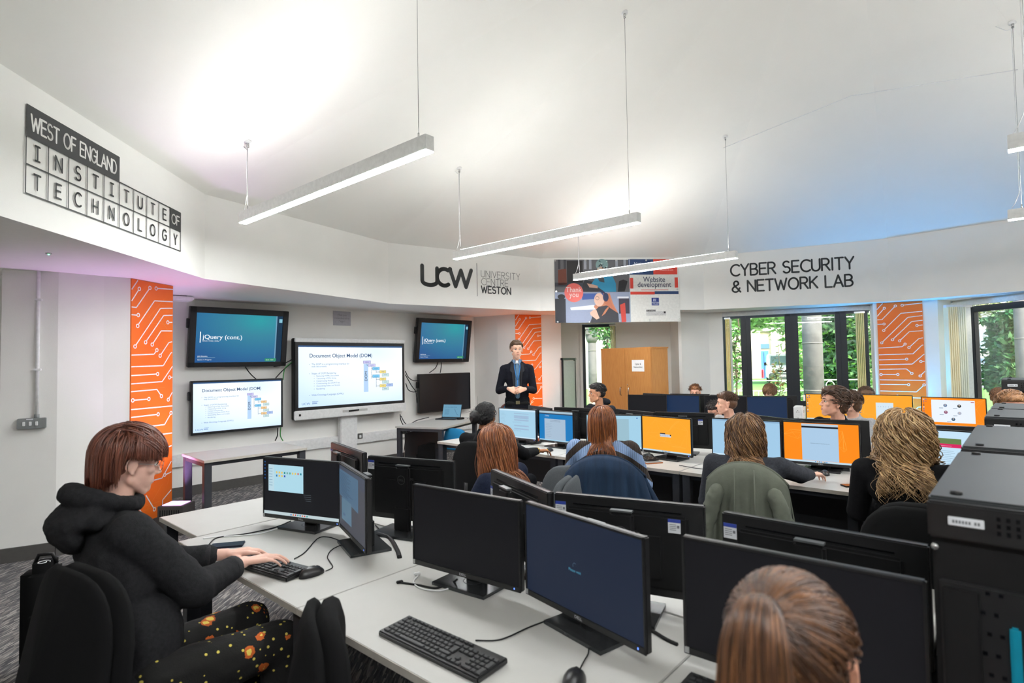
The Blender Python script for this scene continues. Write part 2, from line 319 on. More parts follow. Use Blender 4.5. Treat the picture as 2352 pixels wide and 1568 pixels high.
# ================= wall graphics
TR=[[(1352,440),(1395,400)],[(1355,485),(1400,440),'o',(1407,433)],[(1355,508),(1390,508),(1478,428),'o',(1484,422)],[(1668,412),(1540,419),'o',(1532,420)],[(1357,538),(1395,538),'o',(1405,537)],
[(1668,465),(1522,472),(1410,572),'o',(1403,580)],[(1668,493),(1570,500),(1396,654),'o',(1389,661)],[(1670,523),(1597,528),(1471,636),'o',(1464,643)],[(1670,553),(1642,555),'o',(1632,555)],[(1670,590),(1580,593),(1521,645),'o',(1514,651)],
[(1366,695),(1530,690),(1544,679),'o',(1551,673)],[(1672,636),(1645,640),(1585,690),'o',(1578,696)],[(1368,740),(1605,737),(1665,683),(1675,682)],[(1370,774),(1552,771),'o',(1562,771)],[(1370,806),(1600,803),(1680,740)],[(1682,787),(1668,787),'o',(1658,787)],
[(1372,836),(1560,834),(1590,857),'o',(1597,863)],[(1491,870),(1394,870),'o',(1384,870),'o',(1501,870)],[(1685,850),(1660,873),'o',(1653,880)],[(1376,905),(1688,908)],[(1378,935),(1565,936),'o',(1575,936)],[(1379,978),(1628,982),(1673,943),'o',(1680,937)],
[(1590,1110),(1505,1018),'o',(1498,1010),'o',(1598,1118)],[(1690,1022),(1595,1020),'o',(1585,1020)],[(1382,1150),(1450,1150),(1560,1050),'o',(1568,1043)],[(1690,1075),(1640,1080),(1560,1150),'o',(1553,1157)],[(1384,1200),(1620,1200),(1692,1140)],[(1694,1185),(1650,1190),'o',(1640,1190)],
[(1386,1240),(1470,1310),(1470,1400)],[(1500,1250),(1560,1310),'o',(1567,1317)],[(1697,1260),(1630,1290),(1630,1400)],[(1388,1340),(1420,1370),'o',(1427,1377)]]
ORG=mat('orange_wall_panel',(250,124,30),.5,c2=(245,104,24),scale=1.5)
TRW=mat('white_trace_print',(244,240,240),.55); THIN=mat('thin_orange_trace',(250,140,60),.5)
def banner(P0,P1,mirror,label,z0=.02,dy=.012):
    a=math.degrees(math.atan2(P1[1]-P0[1],P1[0]-P0[0])); w=math.hypot(P1[0]-P0[0],P1[1]-P0[1]); M=wallM(P0,a,0,dy)
    t=thing('wall_panel',label,'wall panel',mtx=M,group=None); mb=MB(); mb.box((w/2,(z0+SZ-.005)/2,-.006),(w,SZ-.005-z0,.012),ORG)
    k=.002435
    def cv(p): 
        xl=1352+(p[1]-400)*.0426; u=min(1,max(0,(p[0]-xl)/316)); return (u*w,SZ-.01-(p[1]-400+ (0 if p[0]<1500 else 0))*k)
    rr=random.Random(3)
    for i in range(14):
        x=rr.random()*w; y=rr.random()*2.2+.2; q=rr.choice([(.2,.2),(.3,0),(.15,-.15)]); e=(max(0,min(w,x+q[0])),y+q[1]); mb.stroke([(x,y),e],.003,.0006,THIN,caps=False)
    for t_ in TR:
        pts=[];i=0
        while i<len(t_):
            if t_[i]=='o':
                c=cv(t_[i+1]); mb.ring(min(w-.022,max(.022,c[0])),c[1],.011,.021,.0012,TRW); i+=2
            else: pts.append(cv(t_[i])); i+=1
        mb.stroke(pts,.0115,.001,TRW,caps=False)
    mb.build('printed_board',t); return t
banner((-3.599,5.288),(-3.533,5.826),0,'orange circuit-trace panel on the pillar behind the red-haired student')
banner((.06,10.078),(.534,10.256),0,'orange circuit-trace panel on the pillar behind the standing presenter')
banner((5.915,9.075),(6.435,8.774),0,'orange circuit-trace panel between the two garden window bays')
# institute sign on left fascia
Lg=wallM((-2.929,4.954),93.8,0,.003); q0=uon(Lg,60,312)
ML=Lg
xs=[uon(ML,x,y)[0] for x,y in ((60,312),(108,335),(156,358),(199,380),(238,400),(275,417),(307,434),(338,449),(366,463),(390,475),(415,486))]
x0,x1=xs[0],xs[-1]; zr=[uon(ML,60,240)[1],uon(ML,57,312)[1],uon(ML,57,376)[1],uon(ML,57,443)[1]]; zr=[3.155,2.968,2.80,2.627]
sg=thing('wall_sign','black and white institute lettering in grid boxes on left fascia','wall sign',mtx=ML)
CW=(x1-x0)/10; mb=MB(); xb=x0+CW*5
mb.rect(x0,zr[1],xb,zr[0],.0005,CHAR); mb.rect(x1-CW,zr[2],x1,zr[1],.0006,CHAR)
for z in zr[1:]: mb.stroke([(x0,z),(x1,z)],.009,.001,CHAR,caps=False)
for i in range(11): mb.stroke([(x0+CW*i,zr[3]),(x0+CW*i,zr[1])],.008,.001,CHAR,caps=False)
mb.build('grid',sg)
mb=MB(); letters(mb,'WEST OF ENGLAND',x0+.035,zr[1]+.045,.092,.013,WALL,.0018,wtot=CW*5-.075); 
for i,c in enumerate('INSTITUTE'): lw=LT[c][0]*.085; letters(mb,c,x0+CW*(i+.5)-lw/2,zr[2]+.042,.088,.0125,CHAR,.0018,sx=.95)
for i,c in enumerate('TECHNOLOGY'): lw=LT[c][0]*.08; letters(mb,c,x0+CW*(i+.5)-lw/2,zr[3]+.042,.088,.0125,CHAR,.0018,sx=.9)
letters(mb,'OF',x1-CW+.025,zr[2]+.045,.08,.012,WALL,.0018,wtot=CW-.05)
mb.build('lettering',sg)
# university logo
MU=wallM(FV[1][:2],34.87,0,.003); a=uon(MU,967,608); b=uon(MU,1085,663); h=a[1]-b[1]; w=b[0]-a[0]; t=thing('wall_logo','large charcoal three-letter university logo with name on fascia','wall logo',mtx=MU)
mb=MB(); X=lambda u:a[0]+u*w; Y=lambda v:b[1]+v*h*1.0
hw=.062
mb.stroke([(X(.02),Y(.97)),(X(.02),Y(.35))]+[(X(.16+.14*math.cos(R(q))),Y(.24+.2*math.sin(R(q)))) for q in range(180,361,15)]+[(X(.30),Y(.9))],hw,0,CHAR)
mb.stroke([(X(.52),Y(.13))]+[(X(.44+.14*math.cos(R(q))),Y(.48+.42*math.sin(R(q)))) for q in range(-60,-301,-15)]+[(X(.56),Y(.92))],hw,0.0002,CHAR)
mb.stroke([(X(.55),Y(.93)),(X(.66),Y(.06)),(X(.77),Y(.9)),(X(.87),Y(.06)),(X(.98),Y(.95))],hw,.0004,CHAR); mb.build('initials',t)
c=uon(MU,1095,604); d=uon(MU,1095,680); MB().rect(c[0]-.004,d[1],c[0]+.004,c[1],0,CHAR).build('divider',t)
mb=MB()
for s_,pa,pb,wd in (('UNiVERSiTY',(1105,635),(1194,638),.0065),('CENTRE',(1106,653),(1167,656),.0065),('WESTON',(1106,671),(1173,672),.02)):
    p=uon(MU,*pa);q=uon(MU,*pb); letters(mb,s_,p[0],p[1]-.005,.105,wd,CHAR,0,wtot=q[0]-p[0],sp=.2)
mb.build('name_lettering',t)
# lab name
MC3=wallM(FV[3][:2],math.degrees(math.atan2(FV[4][1]-FV[3][1],FV[4][0]-FV[3][0])),0,.003)
t=thing('wall_lettering','black two-line lab name lettering on right fascia','wall lettering',mtx=MC3); mb=MB()
p=uon(MC3,1679,634);q=uon(MC3,1961,612); letters(mb,'CYBER SECURiTY',p[0],p[1],.19,.028,CHAR,0,wtot=q[0]-p[0],sp=.17)
p=uon(MC3,1682,671);q=uon(MC3,1959,655); letters(mb,'& NETWORK LAB',p[0],p[1],.185,.028,CHAR,0,wtot=q[0]-p[0],sp=.17); mb.build('letters',t)
# banner with photographs and Website development
MP=wallM(FV[2][:2],math.degrees(math.atan2(FV[3][1]-FV[2][1],FV[3][0]-FV[2][0])),0,.02)
a=uon(MP,1273,596); b=uon(MP,1563,738); w=b[0]-a[0]; h=a[1]-b[1]
t=thing('printed_banner','printed banner with two photographs and website development text hung from fascia','banner',mtx=MP@Matrix.Translation((a[0],b[1],0)))
mb=MB(); T=lambda c:flat(c,.55)
mb.box((w/2,h/2,-.004),(w,h,.006),mat('banner_vinyl',(226,226,222),.5)); mb.build('sheet',t)
mb=MB(); U=w/2352; H=h/1000    # uses 2352 x 1000 grid from the zoomed photo (origin top-left of sheet)
def P(x,y): return ((x-95)/1995*w,h-(y-108)/985*h)
def RR(x0,y0,x1,y1,c,z): p=P(x0,y1);q=P(x1,y0); mb.rect(p[0],p[1],q[0],q[1],z,T(c))
def PO(pts,c,z): mb.poly([P(*p) for p in pts][::-1],z,T(c))
def DI(x,y,rx,ry,c,z): p=P(x,y); mb.disc(p[0],p[1],rx/1995*w,z,T(c),20,ry=ry/985*h)
RR(95,108,1280,620,(96,96,100),.0002)
for x in (150,240,560,640,1060,1190): RR(x,108,x+40,260,(150,155,165) if x>500 else (60,60,66),.0004)
RR(290,125,540,520,(34,32,34),.0006); PO([(150,270),(280,250),(285,500),(150,510)],(110,56,40),.0008); RR(95,470,900,530,(58,62,72),.0008)
PO([(560,430),(1050,520),(1060,616),(500,610)],(44,46,54),.0009); PO([(730,410),(860,380),(1010,370),(1060,480),(1065,616),(880,616),(780,545),(670,490)],(40,140,180),.001)
DI(845,190,100,95,(120,150,150),.0011); DI(830,255,60,45,(200,160,140),.0012); PO([(600,480),(700,500),(770,520),(770,560),(640,545)],(205,165,145),.0012); PO([(770,395),(870,380),(880,470),(800,450)],(70,80,86),.0013)
for i in range(26):
    rr=random.Random(i); DI(770+rr.random()*160,115+rr.random()*150,12,10,rr.choice([(170,195,190),(30,34,36),(90,120,125)]),.0014)
PO([(1110,450),(1180,420),(1250,450),(1200,610),(1090,616)],(30,30,34),.0011)
RR(95,620,1280,1098,(150,160,186),.0003); PO([(520,640),(860,640),(860,720),(520,740)],(60,90,160),.0005); PO([(330,860),(700,820),(780,890),(340,900)],(238,242,250),.0006); RR(95,720,260,1098,(26,28,40),.0007)
DI(195,690,60,40,(24,24,30),.0008); PO([(1120,820),(1200,790),(1215,1090),(1140,1098)],(204,70,60),.0007); RR(1080,690,1260,720,(226,228,236),.0006); RR(1100,720,1270,960,(60,56,72),.0005)
PO([(700,850),(880,640),(960,640),(1010,800),(1090,960),(1000,1000),(830,1000),(740,900)],(200,130,100),.0009); DI(790,740,80,105,(232,190,170),.0011); PO([(640,1098),(700,930),(780,850),(900,830),(1000,860),(1090,960),(1095,1098)],(54,54,62),.0010)
PO([(850,620),(930,650),(1000,830),(1080,950),(960,870),(880,800)],(196,118,88),.0012); DI(895,700,45,70,(40,52,88),.0014); PO([(780,600),(850,590),(900,640),(840,640)],(40,52,88),.0014); p=P(760,715); mb.ring(p[0],p[1],.028,.033,.0015,T((90,70,70)))
PO([(640,940),(700,890),(740,900),(790,1030),(740,1050),(650,980)],(228,188,168),.0014); PO([(820,1000),(880,900),(930,850),(940,870),(880,960)],(200,130,95),.0013)
DI(392,627,148,150,(236,112,104),.0018)
RR(1270,98,1670,345,(36,64,108),.0006); RR(1670,95,2060,340,(214,66,52),.0006); RR(1275,395,1340,565,(214,66,52),.0006); RR(2012,388,2066,552,(214,66,52),.0006)
RR(1285,615,1683,660,(214,66,52),.0006); RR(1683,608,2072,656,(36,64,108),.0006); RR(1460,583,1905,592,(214,80,70),.0006); RR(1628,713,1748,835,(40,60,132),.0006); RR(1280,100,1290,1098,(180,190,200),.0007)
mb.build('printed_pictures',t)
mb=MB(); NV=T((44,52,84)); 
for s_,x,y,sz,c in (('Thank',392,618,92,T((250,226,222))),('you',392,695,92,T((250,226,222))),('Nation',1450,200,62,T((220,226,236))),('Website',1678,462,98,NV),('development',1680,542,98,NV),('excellence at work',1880,280,28,T((246,200,196))),('WESTON',1688,800,26,T((226,230,240))),('COLLEGE',1688,824,22,T((226,230,240)))):
    p=P(x,y); mb.text(s_,p[0],p[1],sz/985*h*1.25,c,.0022,align='CENTER',sx=.86,bold=.004)
for k in (0,1,2): p=[P(1662+k*18,730),P(1655+k*18,765)]; mb.stroke(p,.008,.001,T((230,234,244)))
RR(1538,902,1692,930,(40,38,40),.0008); RR(1538,930,1852,992,(214,214,214),.0008); RR(1820,930,1852,960,(40,38,40),.0009)
for i in range(11): p=P(1538+i*31.4,992);q=P(1538+i*31.4,930); mb.stroke([p,q],.0018,.001,T((90,90,92)),caps=False)
for y in (930,961,992): mb.stroke([P(1538,y),P(1852,y)],.0018,.001,T((90,90,92)),caps=False)
p=P(1615,925); mb.text('WEST OF ENGLAND',p[0],p[1],.026,T((230,230,230)),.001,align='CENTER')
for i,c in enumerate('INSTITUTE'): p=P(1553+i*31.4,955); mb.text(c,p[0],p[1],.026,T((70,70,74)),.0012,align='CENTER')
for i,c in enumerate('TECHNOLOGY'): p=P(1553+i*31.4,986); mb.text(c,p[0],p[1],.026,T((70,70,74)),.0012,align='CENTER')
mb.build('printed_words',t)
mb=MB()
for x,y in ((108,125),(590,122),(1072,120),(1558,115),(2045,104),(118,605),(2052,580),(130,1080),(628,1085),(1108,1075),(1593,1066),(2075,1060)): p=P(x,y); mb.ring(p[0],p[1],.006,.015,.003,CHROME)
mb.build('eyelets',t)
# ================= hanging LED bars
LEDD=em((250,253,254),BAR_DOWN); LEDU=em((252,252,250),BAR_UP); ALU=mat('white_aluminium_profile',(242,243,242),.5)
BARS=[((548,512),(977,343)),((1040,595),(1464,510)),((1316,643),(1690,592))]
BL=['hanging light bar nearest the left fascia','middle hanging light bar over the university logo','farthest hanging light bar across the printed banner']
cdir=(AX).normalized()
def ceilz(x,y):
    n=len(FV)
    for i in range(n):
        a=V(FV[i]);b=V(FV[(i+1)%n]);c=V(APEX); d=(b.xy-a.xy); e=(c.xy-a.xy); q=V((x,y))-a.xy; D=d.x*e.y-d.y*e.x
        s=(q.x*e.y-q.y*e.x)/D; t_=(d.x*q.y-d.y*q.x)/D
        if s>=-1e-6 and t_>=-1e-6 and s+t_<=1.00001: return a.z+(b.z-a.z)*s+(c.z-a.z)*t_
    return 3.3
def bar(P0,P1,label,z=2.85):
    d=V(P1)-V(P0); L=d.length; a=math.atan2(d.y,d.x)
    t=thing('pendant_light_bar',label,'pendant light',(P0[0],P0[1],z),a,group='hanging light bars')
    MB().box((L/2,.034,.05),(L,.068,.092),ALU,.002).build('housing',t)
    MB().box((L/2,.034,.001),(L-.004,.060,.006),LEDD).build('diffuser',t)
    MB().box((L/2,.034,.0975),(L-.3,.050,.003),LEDU).build('upper_diffuser',t)
    for k,x in enumerate((.1,L-.1)):
        w=V((P0[0],P0[1],0))+V((math.cos(a),math.sin(a),0))*x+V((-math.sin(a),math.cos(a),0))*.034; hz=ceilz(w.x,w.y)-z-.004
        cbl=MB(); cbl.tube([(x,.034,.09),(x,.034,hz)],.0022,CHROME,6); cbl.tube([(x,.034,.096),(x,.034,.135)],.006,CHROME,8); cbl.tube([(x,.034,hz-.05),(x,.034,hz+.01)],.012,CHROME,10); cbl.tube([(x,.034,hz-.012),(x,.034,hz+.012)],.03,WHT,14)
        cbl.build('suspension_cable',t)
        if k==0: MB().tube([(x-.08,.034,.095),(x-.05,.034,.14),(x-.012,.034,.24),(x-.01,.03,.5),(x-.01,.034,hz-.06),(x-.05,.05,hz-.05),(x-.12,.03,hz+.01)],.0035,WHT,6).build('power_cord',t)
    return t
for (p,q),l in zip(BARS,BL):
    A=atZ(*p,2.85);B=atZ(*q,2.85); bar(A.xy[:],B.xy[:],l)
A=atZ(2315,345,2.85); bar(A.xy[:],(A+cdir*2.48).xy[:],'upper of the two light bar ends at right edge of ceiling')
A=atZ(2315,505,2.85); bar(A.xy[:],(A+cdir*2.48).xy[:],'lower of the two light bar ends at right edge of ceiling')
bar((1.45,1.5),(V((1.45,1.5,0))+cdir*2.48).xy[:],'unseen added light bar above the racks, out of the picture to the upper right'); bar((-.72,.05),(V((-.72,.05,0))+cdir*2.48).xy[:],'unseen added light bar overhead directly behind the camera')  # both bars are unseen, added to light the room
# feed cable strung below the ceiling on the right
pts=[]
for (x,y),w in zip(((1661,340),(1955,220),(2338,160)),((7.0),(6.6),(5.2))):
    d=ray(x,y); best=None
    for k in range(200,1200):
        p=CAMP+d*(k*.01)
        if p.z>=ceilz(p.x,p.y)-.02: best=p; break
    pts.append(best)
t=MB(); t.tube(pts,.0045,WHT,6); o=t.build('ceiling_cable'); tag(o,'thin white feed cable clipped across the sloping ceiling at right','cable')
# conduit and switches at left
MS=wallM(OUT[3],math.degrees(math.atan2(OUT[4][1]-OUT[3][1],OUT[4][0]-OUT[3][0])),0,0)
a=uon(MS,75,962); s=thing('light_switch_box','grey metal three-gang switch box under white conduit','switch box',mtx=MS@Matrix.Translation((a[0],a[1]-.035,0)))
MB().box((0,0,.024),(.19,.088,.048),mat('grey_metalclad',(142,146,146),.45,metal=.3),.004).build('box',s)
for k in range(3):
    MB().box((-.048+k*.042,0,.051),(.017,.034,.012),WHT,.002).build('rocker',s)
MB().box((-.01,.037,.049),(.045,.008,.002),STK).build('label_strip',s)
c=thing('cable_conduit','white conduit pipe running from switch box up to soffit','conduit',mtx=MS@Matrix.Translation((a[0]+.03,a[1],0)))
MB().tube([(0,.01,.018),(0,SZ-a[1]-.003,.018)],.014,WHT,10).build('pipe',c)
for zz in (.42,1.02): MB().box((.0,zz,.018),(.05,.018,.036),WHT,.003).build('saddle',c)
MB().tube([(0,.0,.018),(0,.04,.018)],.019,mat('grey_metalclad',(142,146,146)),10).build('coupler',c)
# green LED in soffit
p=atZ(112,581,SZ); t=thing('emergency_light','small ceiling emergency indicator glowing green on left soffit','indicator light',(p.x,p.y,SZ)); MB().tube([(0,0,-.001),(0,0,-.008)],.02,SOFF,12).build('bezel',t); MB().ell((0,0,-.01),(.006,.006,.005),em((60,255,140),18),8).build('lens',t)
p=atZ(412,676,SZ); t=thing('wireless_access_point','flat white box fixed on soffit beside left orange panel','access point',(p.x-.1,p.y+.1,SZ),R(48)); MB().box((0,0,-.035),(.34,.2,.05),WHT,.015).build('body',t); MB().box((0,0,-.006),(.2,.12,.012),FRAME).build('mount',t)
# ================= coloured uplights at pillar bases
def uplight(x,y,label,col,en,aim,vis=1):
    t=thing('floor_uplighter',label,'uplighter',(x,y,0),0)
    mb=MB(); mb.box((0,0,.145),(.24,.22,.27),mat('vented_metal_case',(92,88,86),.5,metal=.5),.006); 
    for k in range(9): mb.box((-.09+k*.022,-.111,.2),(.008,.004,.09),BLK)
    mb.build('case',t); MB().box((0,0,.284),(.18,.16,.006),em(col,2.5)).build('lens',t); MB().box((0,0,.006),(.2,.18,.012),BLK).build('foot',t)
    l=bpy.data.lights.new('uplight_beam','SPOT'); l.energy=en; l.color=lin(col)[:3]; l.spot_size=R(95); l.spot_blend=.9; l.shadow_soft_size=.07
    o=bpy.data.objects.new('uplight_beam',l); COL.objects.link(o); o.parent=t; o.location=(0,0,.33); d=V(aim)-V((x,y,.33)); o.rotation_euler=d.to_track_quat('-Z','Y').to_euler()
uplight(-3.28,5.50,'vented grey uplighter glowing pink at foot of left orange panel',(236,180,255),70,(-3.35,5.6,2.4))
uplight(.36,9.86,'orange uplighter at foot of pillar behind presenter',(255,120,20),34,(.33,9.95,2.4))
uplight(6.10,8.80,'blue uplighter at foot of right orange panel',(30,170,255),180,(6.04,8.76,2.4))
# ================= TVs and interactive display
MT=wallM((-4.75,6.352),math.degrees(math.atan2(10.6-6.352,-.713+4.75)))
def ux(px,py,off=.1): 
    n=MT.col[2].to_3d(); M2=Matrix.Translation(n*off)@MT; return uon(M2,px,py)
BLU=(24,104,150)
def tri_ramp(name,cols,vert=True,s=1.0):
    m=bpy.data.materials.new(name); m.use_nodes=True; n=m.node_tree.nodes; l=m.node_tree.links; p=n['Principled BSDF']; p.inputs['Base Color'].default_value=(.01,.01,.01,1); p.inputs['Roughness'].default_value=.3
    tc=n.new('ShaderNodeTexCoord'); mp=n.new('ShaderNodeMapping'); l.new(tc.outputs['Generated'],mp.inputs[0]); g=n.new('ShaderNodeTexGradient')
    if vert=='r': g.gradient_type='SPHERICAL'; mp.inputs['Location'].default_value=(-.72,-.9,0); mp.inputs['Scale'].default_value=(1,1,0)
    elif vert: mp.inputs['Rotation'].default_value=(0,0,R(-90))
    nz=n.new('ShaderNodeTexNoise'); nz.inputs['Scale'].default_value=2.2
    l.new(mp.outputs[0],g.inputs[0]); rp=n.new('ShaderNodeValToRGB'); e=rp.color_ramp.elements; e[0].color=lin(cols[0]); e[1].color=lin(cols[-1])
    for i,c in enumerate(cols[1:-1]): x=e.new((i+1)/(len(cols)-1)); x.color=lin(c)
    l.new(g.outputs[0],rp.inputs[0]); l.new(rp.outputs[0],p.inputs['Emission Color']); p.inputs['Emission Strength'].default_value=s*.76; return m
JQ=tri_ramp('teal_slide_glow',[(26,86,146),(34,112,156),(46,132,158),(30,156,166)],'r',.95)
DOMG=tri_ramp('pale_blue_slide_glow',[(198,222,252),(226,240,254),(236,246,255),(214,232,252)],'r',1.15)
def jq_slide(mb,w,h,z):
    mb.rect(0,0,w*.93,h,z,JQ); mb.rect(w*.93,0,w,h,z,em((22,54,80),.9)); mb.rect(w*.915,0,w*.93,h,z+.0003,em((120,170,200),.8)); Wt=em((240,246,250),1.0); mb.rect(w*.045,h*.40,w*.055,h*.62,z+.0005,Wt)
    mb.text('jQuery (cont.)',w*.075,h*.48,h*.12,Wt,z+.0006,sx=1.1,bold=.01); mb.text('DA23_WAD_WIRe',w*.075,h*.425,h*.038,Wt,z+.0006); mb.text('Jack Kimmins',w*.03,h*.115,h*.034,Wt,z+.0006,bold=.01); mb.rect(w*.03,h*.09,w*.22,h*.1,z+.0006,em((140,180,205),.8)); mb.text('Session in Progress',w*.03,h*.045,h*.034,Wt,z+.0006)
    mb.rect(w*.80,h*.01,w*.94,h*.075,z+.0006,em((50,150,110),.9)); mb.text('10:14 - 10:01',w*.812,h*.03,h*.032,Wt,z+.0009); mb.rect(w*.955,h*.86,w*.995,h*.94,z+.0006,em((140,200,220),.9))
def dom_slide(mb,w,h,z,yc=(250,226,130)):
    D=em((52,84,130),.75); D2=em((74,122,166),.8); mb.rect(0,0,w,h,z,DOMG); mb.rect(0,h*.975,w,h,z+.0004,em((60,100,150),.8))
    def X(x): return (x-143)/(1662-143)*w
    def Yy(y): return h-(y-270)/(1320-270)*h
    mb.text('Document Object Model (DOM)',X(283),Yy(475),h*.088,D,z+.0006,sx=1.0,bold=.012)
    for s_,x,y,q in (('The DOM is a programming interface for',312,605,.04),('web documents.',312,645,.04),('Stages of DOM Rendering:',312,765,.04),('Receiving HTML Document',375,808,.035),('Tokenising HTML String',375,852,.035),('Constructing Nodes',375,895,.035),('Constructing the DOM Tree',375,937,.035),('Associating Styles and Scripts',375,980,.035),('Rendering',375,1030,.035),('Web Ontology Language (OWL)',312,1137,.042)):
        mb.text(s_,X(x),Yy(y),h*q*.98,D2,z+.0006,sx=1.05); 
        if s_!='web documents.': mb.disc(X(x-28),Yy(y-12),h*.005,z+.0006,D2,8)
    mb.rect(X(1045),Yy(1120),X(1115),Yy(600),z+.0004,em((184,214,248),1)); mb.text('DOM',X(1098),Yy(922),h*.075,em((30,50,80),.7),z+.0008,rot=math.pi/2)
    ln=em((60,84,110),.7)
    for p in ([(1095,600),(1095,630),(1115,630)],[(1163,655),(1163,875)],[(1163,690),(1180,690)],[(1163,835),(1180,835)],[(1236,720),(1236,770)],[(1236,757),(1290,757)],[(1236,862),(1236,1040)],[(1236,893),(1290,893)],[(1236,1020),(1290,1020)],[(1390,1015),(1400,1015)]): mb.stroke([(X(a),Yy(b)) for a,b in p],h*.006,z+.0006,ln,caps=False)
    for x0,y0,x1,y1,c in ((1037,540,1153,596,(206,200,246)),(1112,602,1225,655,(214,210,248)),(1178,662,1290,720,(130,206,248)),(1290,728,1392,782,yc),(1328,788,1438,845,(206,232,232)),(1178,804,1290,862,(130,206,248)),(1290,866,1392,920,yc),(1332,924,1435,978,(206,232,232)),(1290,992,1392,1046,yc),(1400,982,1505,1040,(176,198,244)),(1332,1050,1435,1106,(206,232,232))):
        mb.rect(X(x0),Yy(y1),X(x1),Yy(y0),z+.0007,ln); mb.rect(X(x0+3),Yy(y1-3),X(x1-3),Yy(y0+3),z+.0009,em(c,.95)); mb.rect(X(x0+28),Yy((y0+y1)/2+3),X(x1-28),Yy((y0+y1)/2-3),z+.0011,D2)
    letters_m=em((70,120,180),.8); mb.text('UCW',X(182),Yy(1283),h*.05,letters_m,z+.0006,sx=1.2); mb.rect(X(318),Yy(1240),X(398),Yy(1234),z+.0006,letters_m); mb.rect(X(318),Yy(1258),X(380),Yy(1252),z+.0006,letters_m); mb.rect(X(318),Yy(1274),X(385),Yy(1266),z+.0006,letters_m)
TVB=mat('tv_bezel_black',(24,24,27),.4)
def tv(name,label,c0,w,h,bez,off,tilt,fill,bracket=None,bb=None,group='wall displays'):
    # c0: lower-left corner (u,z) ; tilt about bottom edge leaning to room
    M=MT@Matrix.Translation((c0[0],c0[1],off))@Matrix.Rotation(R(tilt),4,'X'); t=thing(name,label,'television',mtx=M,group=group)
    mb=MB(); bb=bb or bez; d=.06
    mb.box((w/2,h/2,-d/2),(w,h,d),TVB,.006); mb.build('back_case',t)
    mb=MB()
    for c,s in (((w/2,h-bez/2),(w,bez)),((w/2,bb/2),(w,bb)),((bez/2,h/2),(bez,h)),((w-bez/2,h/2),(bez,h))): mb.box((c[0],c[1],.006),(s[0],s[1],.018),TVB,.004)
    mb.build('bezel',t)
    mb=MB(Matrix.Translation((bez,bb,0))); sw,sh=w-2*bez,h-bez-bb
    if fill is None: mb.rect(0,0,sw,sh,.003,mat('dark_navy_screen',(16,19,28),.3))
    else: fill(mb,sw,sh,.002)
    mb.build('screen',t)
    mb=MB(); mb.box((w/2,h*.5,-d-off*.5+.02),(.4,.35,max(.02,off-.05)),BLK); mb.box((-.012,h*.72,-d*.6),(.02,h*.16,.05),BLK,.005); mb.build('wall_mount',t); return t
tl=ux(437,708,.2);tr=ux(661,719,.2);bl=ux(429,840,.1);br=ux(654,843,.1); tvA=tv('television','upper left wall television leaning forward with a teal slide',(bl[0],(bl[1]+br[1])/2),(br[0]-bl[0]),.76,.075,.12,8,jq_slide,bb=.06)
bl=ux(438,1001,.13);br=ux(649,980,.13); tr=ux(651,868,.13); tv('television','lower left wall television with white outline slide',(bl[0],br[1]),br[0]-bl[0],tr[1]-br[1],.022,.13,0,lambda m,w,h,z:dom_slide(m,w,h,z,(252,206,140)),bb=.03)
tl=ux(962,737,.2);bl=ux(951,832,.1);br=ux(1074,831,.1); tv('television','upper right wall television leaning forward with a teal slide',(bl[0],(bl[1]+br[1])/2),br[0]-bl[0],.755,.075,.12,8,jq_slide,bb=.06)
bl=ux(963,948,.13);br=ux(1080,938,.13);tr=ux(1080,855,.13); tv('television','switched-off lower right wall television with dark screen',(bl[0],br[1]),br[0]-bl[0],tr[1]-br[1],.015,.13,0,None)
# interactive display
bl=ux(678,968,.22);br=ux(931,941,.22);tl=ux(676,773,.22);tr=ux(931,783,.22); w=br[0]-bl[0]; z0=(bl[1]+br[1])/2; h=(tl[1]+tr[1])/2-z0
t=thing('interactive_display','large interactive display with white trim on lift column showing outline slide','interactive display',mtx=MT@Matrix.Translation((bl[0],z0,.2)))
MB().box((w/2,h/2,-.05),(w,h,.1),BLK,.01).build('case',t)
mb=MB(); mb.box((w/2,h-.028,.01),(w,.056,.04),WHT,.006); mb.build('top_trim',t); MB().box((w/2,.065,.014),(w+.02,.13,.05),WHT,.01).build('speaker_bar',t)
MB().box((w/2,(h+.07)/2,.004),(w-.01,h-.19,.02),TVB,.004).build('bezel',t)
mb=MB(Matrix.Translation((.05,.175,.015))); dom_slide(mb,w-.1,h-.28,0); mb.build('screen',t)
mb=MB(); mb.box((w*.5,.075,.04),(.42,.035,.006),mat('pen_tray_grey',(190,192,190),.5),.01); mb.build('pen_tray',t); o=MB(); o.tube([(w*.44,.075,.05),(w*.53,.08,.05)],.011,BLK,8); o.build('pen',t)
MB().box((.06,.07,.04),(.03,.03,.004),BLK).build('power_button',t)
wc=thing('webcam','small black webcam clipped above left corner of interactive display','webcam',mtx=t.matrix_local@Matrix.Translation((.1,h,.0)))
mb=MB(); mb.box((0,.055,.0),(.09,.035,.03),BLK,.01); mb.tube([(0,.0,0),(0,.05,0)],.01,BLK); mb.box((0,.006,0),(.05,.012,.06),BLK,.003); mb.tube([(.03,.07,0),(.03,.115,0)],.008,BLK); mb.build('body',wc); MB().disc(0,.055,.01,.016,SCROFF).build('lens',wc)
sc=thing('display_camera','tiny camera standing on top middle of interactive display','camera',mtx=t.matrix_local@Matrix.Translation((w*.54,h,.0))); MB().box((0,.022,0),(.045,.045,.04),BLK,.008).build('body',sc); MB().disc(0,.024,.009,.0208,em((90,110,60),.5)).build('lens',sc)
